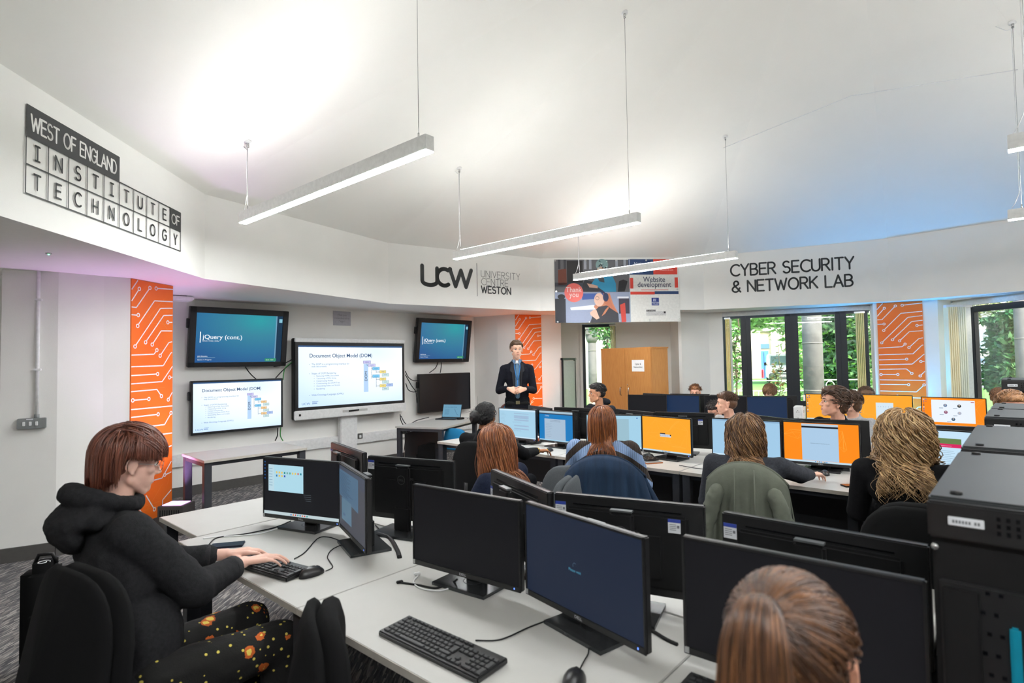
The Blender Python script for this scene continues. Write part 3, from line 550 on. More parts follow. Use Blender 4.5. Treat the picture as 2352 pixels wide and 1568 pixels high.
hb=thing('wireless_receiver','black box with orange light hanging on right end of display tray','receiver box',mtx=t.matrix_local@Matrix.Translation((w-.17,.075,.045))); MB().box((0,.03,.02),(.13,.14,.04),BLK,.01).build('case',hb); MB().disc(.05,.0,.006,.0405,em((255,90,30),4)).build('indicator',hb)
MB().box((w*.475,-.4,-.1),(.28,.82,.09),WHT,.01).build('lift_column',t)
# dado trunking, sockets, notice
tk=thing('dado_trunking','white cable trunking along the display wall','trunking',mtx=MT); L0=.05; L1=5.8
MB().box(((L0+L1)/2,.45,.025),(L1-L0,.15,.05),WHT,.004).build('channel',tk); MB().box(((L0+L1)/2,.45,.053),(L1-L0,.085,.006),WHT,.003).build('cover',tk)
def sock(px,py,label,n=1,grp=None,plug=()):
    a=ux(px,py,.06); s=thing('wall_socket',label,'socket',mtx=MT@Matrix.Translation((a[0],a[1],.056)),group=grp); MB().box((0,0,.006),(.085*n,.085,.012),mat('brushed_socket_plate',(150,150,148),.35,metal=.7),.003).build('face_plate',s)
    for k in range(n): MB().box((-.04*(n-1)+k*.08,-.005,.0135),(.035,.04,.003),WHT,.002).build('insert',s)
    for k in plug: MB().box((-.04*(n-1)+k*.08,0,.035),(.05,.05,.045),BLK,.01).build('plug',s)
sock(827,1001,'single steel switch plate on trunking beside lift column'); sock(931,990,'double steel socket with two black plugs below right display corner',2,plug=(0,1)); sock(945,986,'single steel data outlet beside the plugged socket')
a=ux(786,731,.01); nt_=thing('paper_notice','small grey paper notice on wall above interactive display','notice',mtx=MT@Matrix.Translation((a[0]-.15,a[1]-.11,.004))); mb=MB(); mb.rect(0,0,.30,.22,0,mat('grey_paper',(186,186,194),.7)); 
for i,s_ in enumerate(('Have you','remembered to','"login"')): mb.text(s_,.15,.15-i*.05,.04,flat((130,130,140)),.001,align='CENTER')
mb.build('sheet',nt_)
def cable(pts,label,m=BLK,r=.005,name='cable',grp=None,n=6,sm=True):
    pts=[V(p) for p in pts]
    if sm:
        out=[]
        for i in range(len(pts)-1):
            p0=pts[max(i-1,0)];p1=pts[i];p2=pts[i+1];p3=pts[min(i+2,len(pts)-1)]
            for k in range(6):
                t=k/6; out.append(.5*((2*p1)+(-p0+p2)*t+(2*p0-5*p1+4*p2-p3)*t*t+(-p0+3*p1-3*p2+p3)*t**3))
        pts=out+[pts[-1]]
    mb=MB(); mb.tube(pts,r,m,n); 
    if label is None: return mb
    return tag(mb.build(name),label,'cable',grp)
GRN=mat('green_cable',(60,150,70),.5)
def wp(px,py,off=.05): 
    n=MT.col[2].to_3d(); M2=Matrix.Translation(n*off)@MT; q=uon(M2,px,py); return M2@V((q[0],q[1],0))
for i,(pts,l,m) in enumerate((([(563,842),(575,858),(590,872)],'black cable between the two left televisions',BLK),([(628,842),(650,836),(675,823)],'upper black cable joining upper left television to interactive display',BLK),([(633,868),(650,850),(678,826)],'lower black cable rising to interactive display edge',BLK),([(650,872),(655,845),(676,828)],'green cable bundle left of interactive display',GRN),([(638,982),(637,1000),(632,1012)],'black cable hanging below lower left television',BLK),([(645,980),(644,1000),(650,1012)],'green cable hanging below lower left television',GRN),([(1006,832),(1000,845),(986,856)],'left cable between the two right televisions',BLK),([(1014,832),(1013,845),(1011,856)],'right cable between the two right televisions',BLK),([(931,852),(938,866),(950,874),(962,873)],'upper cable loop right of interactive display',BLK),([(931,860),(945,885),(955,900),(958,925)],'long cable loop right of interactive display',BLK),([(932,880),(938,895),(950,900),(958,897)],'lower small cable loop right of interactive display',BLK),([(919,951),(922,968),(935,985),(955,985),(965,972)],'black cable from receiver box to desk',BLK),([(932,996),(930,1020),(926,1052)],'black cable dropping from socket to floor',BLK),([(921,955),(935,975),(958,965),(985,958)],'grey cable from receiver box towards laptop',FRAME),([(947,992),(948,1005),(944,1018)],'short yellow cable under data outlet',mat('yellow_cable',(220,170,60),.5)))):
    cable([wp(x,y,.13 if i!=12 else .1) for x,y in pts],l,m,.007)
# ================= DESKS
DZ=.73
def desk(M,w,d,label,z=DZ,leg=.06,group=None,modesty=True,name='desk'):
    t=thing(name,label,'desk',mtx=M,group=group)
    mb=MB(); mb.box((w/2,d/2,z-.0125),(w-.004,d-.004,.025),DESK,.002); mb.build('desktop',t)
    mb=MB(); mb.box((w/2,.0015,z-.0125),(w-.004,.002,.0235),EDGE); mb.build('front_edge_band',t)
    for x in (leg/2+.01,w-leg/2-.01):
        for y in (leg/2+.02,d-leg/2-.02): MB().box((x,y,(z-.025)/2),(leg,leg,z-.025),FRAME,.003).build('leg',t)
    mb=MB()
    for x in (leg/2+.01,w-leg/2-.01): mb.box((x,d/2,z-.045),(leg*.9,d-.1,.04),FRAME,.002)
    mb.box((w/2,d-.06,z-.045),(w-.12,.04,.04),FRAME,.002); mb.box((w/2,.07,z-.045),(w-.12,.03,.04),FRAME,.002); mb.build('frame',t)
    if modesty: MB().box((w/2,d-.12,.46),(w-.14,.018,.34),mat('dark_modesty_panel',(38,38,41),.6)).build('modesty_panel',t)
    return t
def gridM(a,b,rot=0): return Matrix.Translation(ab(a,b))@Matrix.Rotation(R(GA+rot),4,'Z')
GL=['front row desk where the red-haired student types','front row desk with the full keyboard in the centre foreground','front row desk below the large dark monitor at lower right']
def row(b,segs,labels,backlabels,grp):
    for (a0,a1),l,l2 in zip(segs,labels,backlabels):
        desk(gridM(a0,b),a1-a0,.8,l,group=grp); desk(gridM(a1,b+1.605,180),a1-a0,.8,l2,group=grp)
A0=[(-3.15,-1.945),(-1.945,-.735),(-.735,-.2)]
row(1.01,A0,GL,['far side desk of front row under the pink-tinted monitor back','far side desk of front row behind the centre monitors','far side desk of front row behind the large right monitor'],'front double desk row')
desk(gridM(-3.74,1.10),.585,1.55,'pale end desk closing the left end of the front row',group='front double desk row',modesty=False)
A1=[(-4.79,-3.155),(-3.15,-1.95),(-1.945,-.75),(-.745,-.2)]
row(4.13,A1,['middle row desk at the left end with black-haired user','middle row desk before the striped jumper with orange-cased phone','middle row desk where the dark grey jumper user rests an arm','middle row desk before the curly blonde student'],['far side middle row desk nearest the display wall','far side middle row desk behind striped jumper monitors','far side middle row desk behind the orange monitor','far side middle row desk nearest the racks'],'middle double desk row')
A2=[(-4.15,-3.2),(-3.195,-2.0),(-1.995,-.8),(-.795,-.1)]
row(7.0,A2,['back row desk near the oak cupboard','back row desk with second pair of navy screens','back row desk with white socket tower and first orange screen','back row desk with the video call screen'],['far side back row desk near the cupboard','far side back row desk before the curly-haired student','far side back row desk before the garden doors','far side back row desk nearest the pale hoodie'],'back double desk row')
A=atZ(406,1042,.73);B=atZ(468.6,1058,.73);C=atZ(706,1027.6,.73); an=math.atan2(C.y-B.y,C.x-B.x)
desk(Matrix.Translation((B.x,B.y,0))@Matrix.Rotation(an,4,'Z'),(C-B).length,.66,'narrow white side table under the lower left wall television',group='side tables',modesty=False,leg=.065,name='side_table')
B=atZ(1017,982,.73);C=atZ(1083,966,.73); A=atZ(958,971,.73); an=math.atan2(C.y-B.y,C.x-B.x)
dk3=desk(Matrix.Translation((B.x,B.y,0))@Matrix.Rotation(an,4,'Z'),1.15,.75,'small white desk holding open laptop below dark television',group='side tables',name='side_table')
# ================= MONITORS
SK=em((176,220,244),.85); SKL=em((206,232,248),.95)
def dark(c,s=.5): return em(c,s)
ORA=em((250,166,36),1.0); ORB=em((250,138,10),1.0); ORL=em((252,184,84),1.0)
def wallp(mb,w,h,z,base,seed=1,n=13):
    mb.rect(0,0,w,h,z,base); rr=random.Random(seed); P=[(rr.random()*w,.02+rr.random()*(h-.02)) for _ in range(n)]
    for p in P:
        for q in sorted(P,key=lambda q:(q[0]-p[0])**2+(q[1]-p[1])**2)[1:5]: mb.stroke([p,q],.0008,z+.0003,ORL,caps=False)
    mb.rect(0,0,w,h*.045,z+.0006,em((200,226,240),.9))
    for k in range(7): mb.rect(w*(.42+k*.025),h*.012,w*(.435+k*.025),h*.033,z+.0009,em(((60,140,220),(220,160,60),(80,80,90))[k%3],.8))
def icons(mb,w,h,z):
    for i in range(10):
        for j in range(2 if i<2 else 1): mb.rect(w*(.015+j*.04),h*(.92-i*.07),w*(.04+j*.04),h*(.955-i*.07),z,em([(200,220,240),(70,120,190),(220,110,90),(60,70,90)][(i+j)%4],.8))
def f_files(mb,w,h,z):
    mb.rect(0,0,w,h,z,em((26,27,32),.55)); mb.rect(0,0,w,h*.055,z+.0005,em((206,224,228),.8)); mb.rect(w*.06,h*.42,w*.53,h*.9,z+.0005,em((178,222,238),.9)); mb.rect(w*.06,h*.42,w*.14,h*.9,z+.0007,em((196,228,240),.85))
    cs=[(246,206,80),(246,206,80),(246,206,80),(0,140,130),(120,170,160),(80,170,150),(240,210,90),(246,206,80),(220,110,110),(20,140,160),(20,110,180),(246,206,80),(246,206,80),(50,60,180)]
    for i,c in enumerate(cs): x=w*(.165+(i%10)*.036); y=h*(.745-(i//10)*.06); mb.rect(x,y,x+w*.018,y+h*.035,z+.0008,em(c,.85))
    for i in range(7): mb.rect(w*.07,h*(.82-i*.05),w*.115,h*(.828-i*.05),z+.0009,em((120,160,190),.8))
    for i in range(4): mb.rect(w*(.53+.01*i),h*(.40-i*.035),w*.63,h*(.406-i*.035),z+.0008,em((110,120,130),.6))
    for i in range(6): mb.rect(w*.005,h*(.93-i*.06),w*.018,h*(.955-i*.06),z+.0008,em((40,110,190),.7))
    for i in range(8): mb.rect(w*(.36+i*.03),h*.015,w*(.375+i*.03),h*.04,z+.0008,em(((40,110,200),(230,120,60),(220,60,60),(40,160,160))[i%4],.8))
def f_code(mb,w,h,z):
    mb.rect(0,0,w,h,z,em((92,94,104),.55)); mb.rect(0,h*.8,w,h,z+.0004,em((84,90,108),.6)); mb.poly([(0,h*.5),(w*.75,h*.42),(w*.75,h*.93),(0,h*.93)],z+.0006,em((96,130,160),.6)); mb.rect(w*.1,h*.12,w*.5,h*.48,z+.0008,em((112,146,170),.6))
    for i in range(16): mb.rect(w*.05,h*(.88-i*.024),w*(.3+.3*random.random()),h*(.886-i*.024),z+.001,em((70,90,120),.5))
    mb.text('hello!',w*.16,h*.2,h*.07,em((40,60,130),.6),z+.001)
def f_navy(c):
    def g(mb,w,h,z): mb.rect(0,0,w,h,z,em(c,.5))
    return g
def f_wait(mb,w,h,z):
    mb.rect(0,0,w,h,z,em((36,48,72),.55))
    for k in range(5): a=R(60+k*35); mb.disc(w*.47+.008*math.cos(a),h*.5+.008*math.sin(a),.0011,z+.0005,em((150,190,220),.6),6)
    mb.text('Please wait',w*.47,h*.43,.013,em((90,170,200),.7),z+.0005,align='CENTER')
def f_black(mb,w,h,z): mb.rect(0,0,w,h,z,em((24,24,27),.35))
def lines(mb,x0,y0,w,n,dy,z,c,rr,th=.0022,ra=.3):
    for i in range(n): mb.rect(x0,y0-i*dy,x0+w*(1-ra*rr.random()),y0-i*dy+th,z,c)
def f_mail(mb,w,h,z):
    rr=random.Random(2); mb.rect(0,0,w,h,z,SK); mb.rect(0,h*.94,w,h,z+.0004,SKL); c=em((150,176,206),.75); c2=em((176,206,236),.8)
    lines(mb,w*.05,h*.87,w*.14,16,h*.05,z+.0006,c,rr,.0015)
    for y,n in ((.86,1),(.78,5),(.64,2),(.44,2),(.33,2)): mb.rect(w*.42,h*(y-.02*n),w*.82,h*(y+.01),z+.0005,c2); lines(mb,w*.43,h*y,w*.37,n,h*.025,z+.0008,c,rr,.001,.1)
    for y in (.56,.26): lines(mb,w*.38,h*y,w*.25,2,h*.03,z+.0006,c,rr,.0013)
    mb.rect(0,0,w,h*.04,z+.0005,SKL)
def f_form(mb,w,h,z):
    rr=random.Random(4); mb.rect(0,0,w,h,z,em((16,128,200),.85)); mb.rect(0,h*.93,w,h,z+.0004,em((180,206,220),.85)); mb.rect(0,h*.89,w,h*.93,z+.0004,em((60,90,120),.6)); mb.rect(w*.16,0,w*.79,h*.74,z+.0005,em((176,200,222),.85)); mb.text('E-Safety',w*.18,h*.82,h*.06,em((230,240,250),.9),z+.0006)
    lines(mb,w*.33,h*.69,w*.32,2,h*.04,z+.0008,em((90,100,120),.6),rr,.0016,.1); lines(mb,w*.2,h*.58,w*.2,9,h*.055,z+.0008,em((120,140,165),.7),rr,.0012); mb.rect(0,0,w*.9,h*.04,z+.0007,SK)
def f_doc(mb,w,h,z):
    mb.rect(0,0,w,h,z,em((170,216,240),.88)); mb.rect(w*.15,h*.17,w*.78,h*.9,z+.0004,em((166,204,220),.82)); mb.disc(w*.93,h*.93,.006,z+.0006,em((30,100,190),.8),12); mb.rect(0,0,w,h*.05,z+.0004,SKL)
def f_orange(mb,w,h,z):
    wallp(mb,w,h,z,ORA,5); mb.rect(w*.38,h*.44,w*.61,h*.52,z+.001,em((214,224,240),.9)); mb.rect(w*.38,h*.52,w*.49,h*.55,z+.001,em((50,50,60),.5)); mb.rect(w*.585,h*.48,w*.61,h*.52,z+.0012,em((50,60,80),.5))
    for i in range(9): mb.rect(w*(.39+i*.022),h*.455,w*(.395+i*.022),h*.51,z+.0012,em((120,130,150),.6))
def f_white(mb,w,h,z): mb.rect(0,0,w,h,z,em((168,210,240),.88)); mb.rect(0,h*.96,w,h,z+.0004,em((150,190,224),.8)); mb.rect(0,0,w,h*.045,z+.0004,SKL)
def f_orwin(mb,w,h,z):
    wallp(mb,w,h,z,ORB,6); mb.rect(w*.25,h*.05,w*.74,h*.985,z+.001,em((176,208,236),.9)); mb.rect(w*.25,h*.88,w*.74,h*.925,z+.0013,em((26,32,42),.4)); mb.rect(w*.25,h*.925,w*.74,h*.985,z+.0012,em((196,216,234),.85)); mb.text('Welcome to the ICT Help Desk Services',w*.495,h*.48,h*.026,em((80,100,120),.6),z+.0014,align='CENTER')
def f_news(mb,w,h,z):
    rr=random.Random(9); mb.rect(0,0,w,h,z,em((196,226,246),.98)); mb.rect(w*.45,h*.72,w*.9,h*.84,z+.0004,em((120,150,90),.7)); mb.rect(w*.45,h*.64,w*.9,h*.72,z+.0005,em((222,40,100),.9)); lines(mb,w*.5,h*.67,w*.35,1,.01,z+.0008,em((250,200,220),.9),rr,.002)
    lines(mb,w*.48,h*.56,w*.36,12,h*.04,z+.0006,em((120,150,180),.7),rr,.0013,.15); lines(mb,w*.05,h*.9,w*.25,4,h*.06,z+.0006,em((110,140,200),.7),rr,.0014,.5)
def f_ordlg(mb,w,h,z):
    wallp(mb,w,h,z,ORA,8); icons(mb,w,h,z+.001); mb.rect(w*.33,h*.08,w*.66,h*.72,z+.001,em((214,232,244),.95))
    for i in range(6): mb.disc(w*(.375+i*.048),h*.56,.0035,z+.0013,em((70,130,180),.8),8)
def f_oricon(mb,w,h,z): wallp(mb,w,h,z,ORA,12); icons(mb,w,h,z+.001)
def f_call(mb,w,h,z):
    wallp(mb,w,h,z,ORB,10); icons(mb,w,h,z+.001); mb.rect(w*.155,h*.14,w*.84,h*.93,z+.001,em((232,240,250),1.0)); mb.rect(w*.78,h*.86,w*.83,h*.885,z+.0013,em((200,40,70),.8))
    for x,y,c in ((.38,.74,(120,150,190)),(.6,.73,(50,60,60)),(.385,.5,(170,100,140)),(.6,.48,(200,210,230)),(.5,.26,(60,100,130))): mb.disc(w*x,h*y,h*.055,z+.0014,em(c,.7),16); mb.disc(w*x,h*y+h*.015,h*.022,z+.0016,em((220,200,190),.8),10); mb.rect(w*(x-.1),h*(y-.1),w*(x-.035),h*(y-.085),z+.0014,em((70,120,150),.7))
def monitor(P,ang,fill,label,w=.545,h=.325,top=1.10,back=False,stick=0,grp='desk monitors',led=True):
    """P = midpoint of top edge of the visible side (x,y); ang = direction of the top edge as seen"""
    rot=ang+(180 if back else 0)
    t=thing('computer_monitor',label,'monitor',(P[0],P[1],DZ),R(rot),group=grp)
    zc=top-DZ-h/2; yo=0.0
    if back: yo=-.035
    M=Matrix.Translation((0,yo,zc))
    fr=MB(M); fr.box((0,.012,0),(w,.024,h),BLK2,.004); fr.box((0,.031,-.005),(w*.8,.02,h*.78),BLK,.008); fr.box((0,.045,-.02),(w*.5,.02,h*.5),BLK,.01); fr.build('housing',t)
    bz=MB(M@Matrix.Rotation(R(90),4,'X')); b=.008; bb=.02
    for c,s in (((0,h/2-b/2),(w,b)),((0,-h/2+bb/2),(w,bb)),((-w/2+b/2,0),(b,h)),((w/2-b/2,0),(b,h))): bz.box((c[0],c[1],.002),(s[0],s[1],.006),BLK2,.0015)
    bz.text('DELL',0,-h/2+.006,.013,flat((190,192,196)),.0056,align='CENTER',bold=.015,sx=1.2)
    if led: bz.rect(w/2-.03,-h/2+.008,w/2-.026,-h/2+.014,.0056,em((90,130,255),3))
    bz.box((-w/2+.009,-h/2+.012,.0045),(.012,.016,.003),mat('silver_badge',(170,172,172),.5))
    bz.build('bezel',t)
    sc=MB(M@Matrix.Rotation(R(90),4,'X')@Matrix.Translation((-w/2+b,-h/2+bb,.0015))); fill(sc,w-2*b,h-b-bb,0); sc.build('screen',t)
    st=MB(); st.box((0,yo+.075,(.34+.012)/2),(.085,.028,.32),BLK,.008); st.box((0,yo+.075,.342),(.078,.024,.006),GRYB); st.box((0,yo+.058,zc+.01),(.11,.03,.11),BLK,.006); st.box((0,yo+.08,.07),(.10,.03,.13),BLK,.01); 
    if back or stick: 
        Ms=Matrix.Translation((0,yo+.0895,.27))@Matrix.Rotation(R(180),4,'Z')@Matrix.Rotation(R(90),4,'X'); st.ring(0,0,.021,.0235,.001,flat((70,70,72)),M=Ms); st.text('DELL',0,-.005,.014,flat((70,70,72)),.001,M=Ms,align='CENTER',bold=.01)
    st.build('stand',t)
    bs=MB(); bs.prism([(-.13,-.04),(.13,-.04),(.13,.15),(-.13,.15)],.001,.013,mat('stand_base_satin',(70,72,74),.22,metal=.6)); bs.ring(0,yo+.06,.04,.042,.0136,BLK); bs.build('base',t)
    if back or stick:
        Mb=Matrix.Translation((0,yo+.0245,zc))@Matrix.Rotation(R(180),4,'Z')@Matrix.Rotation(R(90),4,'X')
        vb=MB(Mb); vb.box((0,h*.40,.0),(w*.72,.004,.004),SCROFF); vb.build('vent_slot',t)
        if stick:
            for sx_,sy_ in stick:
                zo=0 if abs(sx_)>.43 else .0165
                s_=MB(Mb); s_.rect(sx_*w-.021,sy_*h-.024,sx_*w+.021,sy_*h+.024,zo+.0022,STK); s_.rect(sx_*w-.021,sy_*h+.012,sx_*w+.021,sy_*h+.024,zo+.0026,STB)
                for k in range(4): s_.rect(sx_*w-.016,sy_*h+.004-k*.006,sx_*w+.006,sy_*h+.006-k*.006,zo+.0026,INK)
                s_.rect(sx_*w+.009,sy_*h-.006,sx_*w+.017,sy_*h+.003,zo+.0026,INK); s_.build('asset_sticker',t)
    return t
def monpx(p,q,fill,label,**k):
    top=k.get('top',1.10); A=atZ(*p,top);B=atZ(*q,top); d=B-A; ang=math.degrees(math.atan2(d.y,d.x)); an=k.pop('anchor','c'); w=k.get('w',.545); k['w']=w; u=d.normalized()
    c=(A+B)/2 if an=='c' else (A+u*w/2 if an=='l' else B-u*w/2)
    if 'ang' in k: ang=k.pop('ang')
    return monitor(c,ang,fill,label,**k)
monpx((607.2,1048.6),(782.8,1061.2),f_files,'monitor with pale file window on black desktop')
c=atZ(841,1099.6,1.10); u=V((math.cos(R(-60)),math.sin(R(-60)),0)); monitor(c-u*.25,-60,f_code,'angled monitor with grey editor windows beside file window monitor',w=.50,stick=[(.3,.28)])
monpx((755.7,1015),(838.5,1044.5),f_black,'pink-tinted monitor back behind the file window monitor',back=True,w=.58,anchor='l',stick=[(-.45,.30)])
monpx((840,1046.7),(1039,1060.9),f_black,'monitor back with round logo stand right of angled editor monitor',back=True,stick=[(-.45,.36)])
monpx((943,1110),(1201,1151.5),f_black,'centre foreground monitor with blank near-black screen')
monpx((1204,1150),(1483,1236),f_wait,'foreground monitor with navy please wait screen')
monpx((1118.9,1076.5),(1255,1133.7),f_black,'bluish monitor back in front of long red hair',back=True,stick=[(-.45,.2)])
monpx((1269.4,1132.7),(1617.8,1165),f_black,'wide monitor back with two asset stickers behind the navy screen',back=True,stick=[(-.45,.34),(.32,.28)])
monpx((1570,1230),(2120.7,1334.5),f_black,'large blank monitor facing the brown ponytail at lower right',w=.56)
monpx((1656.7,1177.5),(2128.6,1257),f_black,'rightmost monitor back with single sticker beside the racks',back=True,stick=[(-.45,.33)])
monpx((1142,935.4),(1235.4,941.3),f_mail,'middle row monitor with pale blue message list')
monpx((1239.8,940.4),(1313.9,945.4),f_form,'middle row monitor with bright blue form page',w=.46)
monpx((1345.7,951),(1473.8,952.9),f_doc,'middle row monitor with pale document behind ginger hair',w=.51)
monpx((1474,953),(1587,961.4),f_orange,'middle row monitor with orange desktop and tiny centred logo',w=.50)
monpx((1631.8,958.7),(1794.8,966.8),f_white,'middle row monitor with blank pale blue page behind wavy brown hair')
monpx((1800.6,966.2),(1970.4,974),f_orwin,'middle row orange monitor with tall pale welcome window',w=.52)
monpx((2012,976.4),(2235,991),f_news,'middle row monitor with magenta page banner beside curly hair')
monpx((1210.4,930),(1262,937.7),f_black,'navy-tinted monitor back behind message list monitor',back=True)
monpx((1271,935),(1380,938),f_black,'monitor back with round logo stand behind blue form monitor',back=True,stick=[],anchor='l')
monpx((1406.4,938.6),(1502.9,947.5),f_black,'slanted monitor back right of ginger hair',back=True)
monpx((1504.3,945.7),(1637.7,949.3),f_black,'monitor back with white sticker behind the orange logo monitor',back=True,stick=[(.28,.25)])
monpx((1736,953.5),(1841,966),f_black,'slanted monitor back behind wavy brown hair',back=True,anchor='r')
monpx((1860,962.5),(1996.7,966.9),f_black,'monitor back behind the orange welcome window monitor',back=True,anchor='r')
monpx((2143,977),(2250,981),f_black,'monitor back behind the magenta banner page monitor',back=True,anchor='l')
monpx((1443.6,906),(1529.3,906.8),f_black,'leftmost back row monitor with black screen by cupboard')
NV1=f_navy((26,60,104))
monpx((1530,906),(1606.4,908),NV1,'left of two navy back row monitors',w=.48)
monpx((1616.5,907.8),(1715,909.5),f_black,'back row monitor with black screen between two navy ones')
monpx((1715.4,910.5),(1807.5,910.5),NV1,'right of two navy back row monitors',w=.48)
monpx((1849,903.7),(1968.7,904.4),f_oricon,'back row orange monitor behind the profile of brown-haired man',top=1.15)
monpx((1971,905),(2094.9,907.8),f_ordlg,'back row orange monitor with pale start menu panel',top=1.15,w=.53)
monpx((2115.4,910.5),(2265,914.6),f_call,'back row orange monitor with white video call window',top=1.15)
monpx((1475,902.5),(1529,905),f_black,'black monitor back peeking above leftmost back row screen',back=True,anchor='l')
monpx((1539.5,904),(1628,905),f_black,'grey-topped monitor back below the curly ginger head',back=True)
monpx((1683,907.5),(1725,908.5),f_black,'monitor back above the gap between black and navy screens',back=True,anchor='r')
monpx((1740,909),(1831,909),f_black,'monitor back below the head at the garden doors',back=True,anchor='r')
# ================= keyboards, mice, phones, cables
def keyboard(P,ang,label,cord=None,s=1):
    t=thing('keyboard',label,'keyboard',(P[0],P[1],DZ),R(ang),group='black desk keyboards')
    MB().box((0,0,.010),(.442,.128,.018),BLK2,.004,M=Matrix.Rotation(R(2.5),4,'X')).build('case',t)
    k=MB(Matrix.Rotation(R(2.5),4,'X')); z=.0215
    def key(x,y,w,h=.0155): k.box((x,y,z),(w-.003,h-.002,.006),KEY,.0015)
    x0=-.208
    for i in range(15): key(x0+.01+i*.0195+(.006 if i>0 else 0)+(.004*(i//5)),.047,.017,.011)
    for i in range(13): key(x0+.0095+i*.019,.027,.019)
    key(x0+.2645,.027,.035)
    key(x0+.014,.009,.028)
    for i in range(12): key(x0+.0375+i*.019,.009,.019)
    key(x0+.017,-.009,.033)
    for i in range(12): key(x0+.0425+i*.019,-.009,.019)
    k.box((x0+.2735,.0,z),(.02,.033,.006),KEY,.0015)
    key(x0+.012,-.027,.024)
    for i in range(11): key(x0+.0335+i*.019,-.027,.019)
    key(x0+.26,-.027,.048)
    for i,wd in enumerate((.026,.02,.024)): key(x0+.013+i*.0245,-.045,wd)
    key(x0+.132,-.045,.115)
    for i in range(4): key(x0+.204+i*.0235,-.045,.023)
    for i in range(3):
        for y in (.027,.009): key(.089+i*.019,y,.019)
        key(.089+i*.019,-.045,.019)
    key(.108,-.027,.019)
    for i in range(4):
        for j,y in enumerate((.027,.009,-.009,-.027,-.045)):
            if i==3 and j in (2,4): continue
            if j==4 and i==1: continue
            if j==4 and i==0: key(.1605,-.045,.038)
            elif i==3 and j in (1,3): k.box((.151+.057,y-.009,z),(.017,.033,.006),KEY,.0015)
            else: key(.151+i*.019,y,.019)
    k.build('keys',t)
    if cord:
        inv=t.matrix_basis.inverted(); c=cable([inv@V(p) for p in cord],None,r=.0024); c.build('cord',t)
    return t
def mouse(P,ang,label,cord=None):
    t=thing('mouse',label,'mouse',(P[0],P[1],DZ),R(ang),group='black optical mice')
    mb=MB(); bm=bmesh.new(); bmesh.ops.create_uvsphere(bm,u_segments=20,v_segments=12,radius=1)
    for v in bm.verts: v.co=V((v.co.x*.031*(1+.08*v.co.y),v.co.y*.057,max(v.co.z,-.0)*.036*(1-.15*v.co.y)+.001))
    mb.bm(bm,BLK2,smooth=True); mb.build('shell',t); MB().tube([(0,.022,.029),(0,.036,.022)],.005,BLK,8).build('scroll_wheel',t)
    MB().tube([(0,.052,.012),(0,.012,.0352),(0,.0,.0365)],.0008,SCROFF,4).build('button_gap',t)
    if cord:
        inv=t.matrix_basis.inverted(); cable([inv@V(p) for p in cord],None,r=.0022).build('cord',t)
    return t
dz=DZ+.004
def D(x,y,z=dz): return atZ(x,y,z)
def kbpx(pl,pr,label,cord): # left and right ends of the centre line
    A=atZ(*pl,.745);B=atZ(*pr,.745); c=(A+B)/2; keyboard(c,math.degrees(math.atan2(B.y-A.y,B.x-A.x)),label,[D(*p) for p in cord])
kbpx((905,1431),(1134,1537),'full size keyboard in centre foreground below blank monitor',[(1092,1470),(1150,1468),(1215,1440),(1262,1422),(1300,1405)])
kbpx((541,1275),(690,1317),'keyboard under the hands of the red-haired student',[(676,1283),(700,1268),(730,1236),(755,1233),(785,1242),(800,1240)])
kbpx((1180,1005),(1238,1018),'keyboard before the pale blue message list monitor',[(1238,1010),(1262,1008),(1275,1000)])
kbpx((1440,1042),(1486,1052),'keyboard right of the striped jumper',[(1478,1043),(1490,1042),(1500,1048)])
P=atZ(1572,1572,.745)+AX*.21; keyboard(P,GA,'keyboard corner at bottom edge before brown ponytail',[D(1640,1570),D(1700,1560)])
mouse(D(716,1318),-20-90+75,'mouse beside the red-haired student\'s keyboard',[D(738,1308),D(755,1300),D(762,1290),D(748,1278),D(756,1262),D(772,1250),D(790,1245)]) if 0 else None
P=D(716,1318); mouse(P,-38,'mouse beside the keyboard of the red-haired student',[D(748,1311),D(764,1302),D(757,1288),D(752,1278),D(762,1262),D(790,1248)])
P=D(1318,1566); mouse(P,-20,'mouse at bottom edge below the navy please wait screen',[D(1326,1548),D(1340,1520),D(1352,1495),D(1345,1465),D(1335,1448)])
P=D(1490,1049); mouse(P,40,'mouse between orange-cased phone and orange logo monitor',[D(1497,1044),D(1488,1038),D(1476,1040)])
def phone(p,ang,label,c1,c2,z=DZ):
    t=thing('mobile_phone',label,'phone',(p[0],p[1],z),R(ang)); MB().box((0,0,.0045),(.075,.152,.009),c1,.004).build('case',t); MB().box((0,0,.0092),(.068,.145,.0012),c2,.0003).build('screen',t)
phone(D(1500,1062),-75,'orange-cased phone on middle row desk by the striped jumper',mat('orange_case',(200,110,40),.5),mat('sky_reflection_glass',(150,150,150),.1))
phone(D(1962,1115),-90,'black phone on middle row desk before the curly-haired student',BLK,mat('sky_glass_dark',(60,62,66),.1))
phone(D(522,1252),-75,'dark phone by the left hand of the red-haired student',mat('navy_case',(24,30,50),.5),SCROFF)
cable([D(480,1250),D(500,1234),D(560,1226),D(615,1215),D(640,1208),D(668,1196)],'black lead with tie lying left of file window monitor',r=.0032)
cable([D(466,1236),D(500,1232),D(545,1230),D(600,1224),D(660,1206)],'white lead lying left of file window monitor',WHT,.0032)
cable([D(918,1337),D(960,1343),D(1000,1350),D(1035,1340),D(1050,1330,.76)],'black lead with clip in front of centre blank monitor',r=.004)
cable([D(960,1322),D(950,1336),D(965,1350),D(1010,1356),D(1050,1344)],'white lead curled in front of centre blank monitor',WHT,.003)
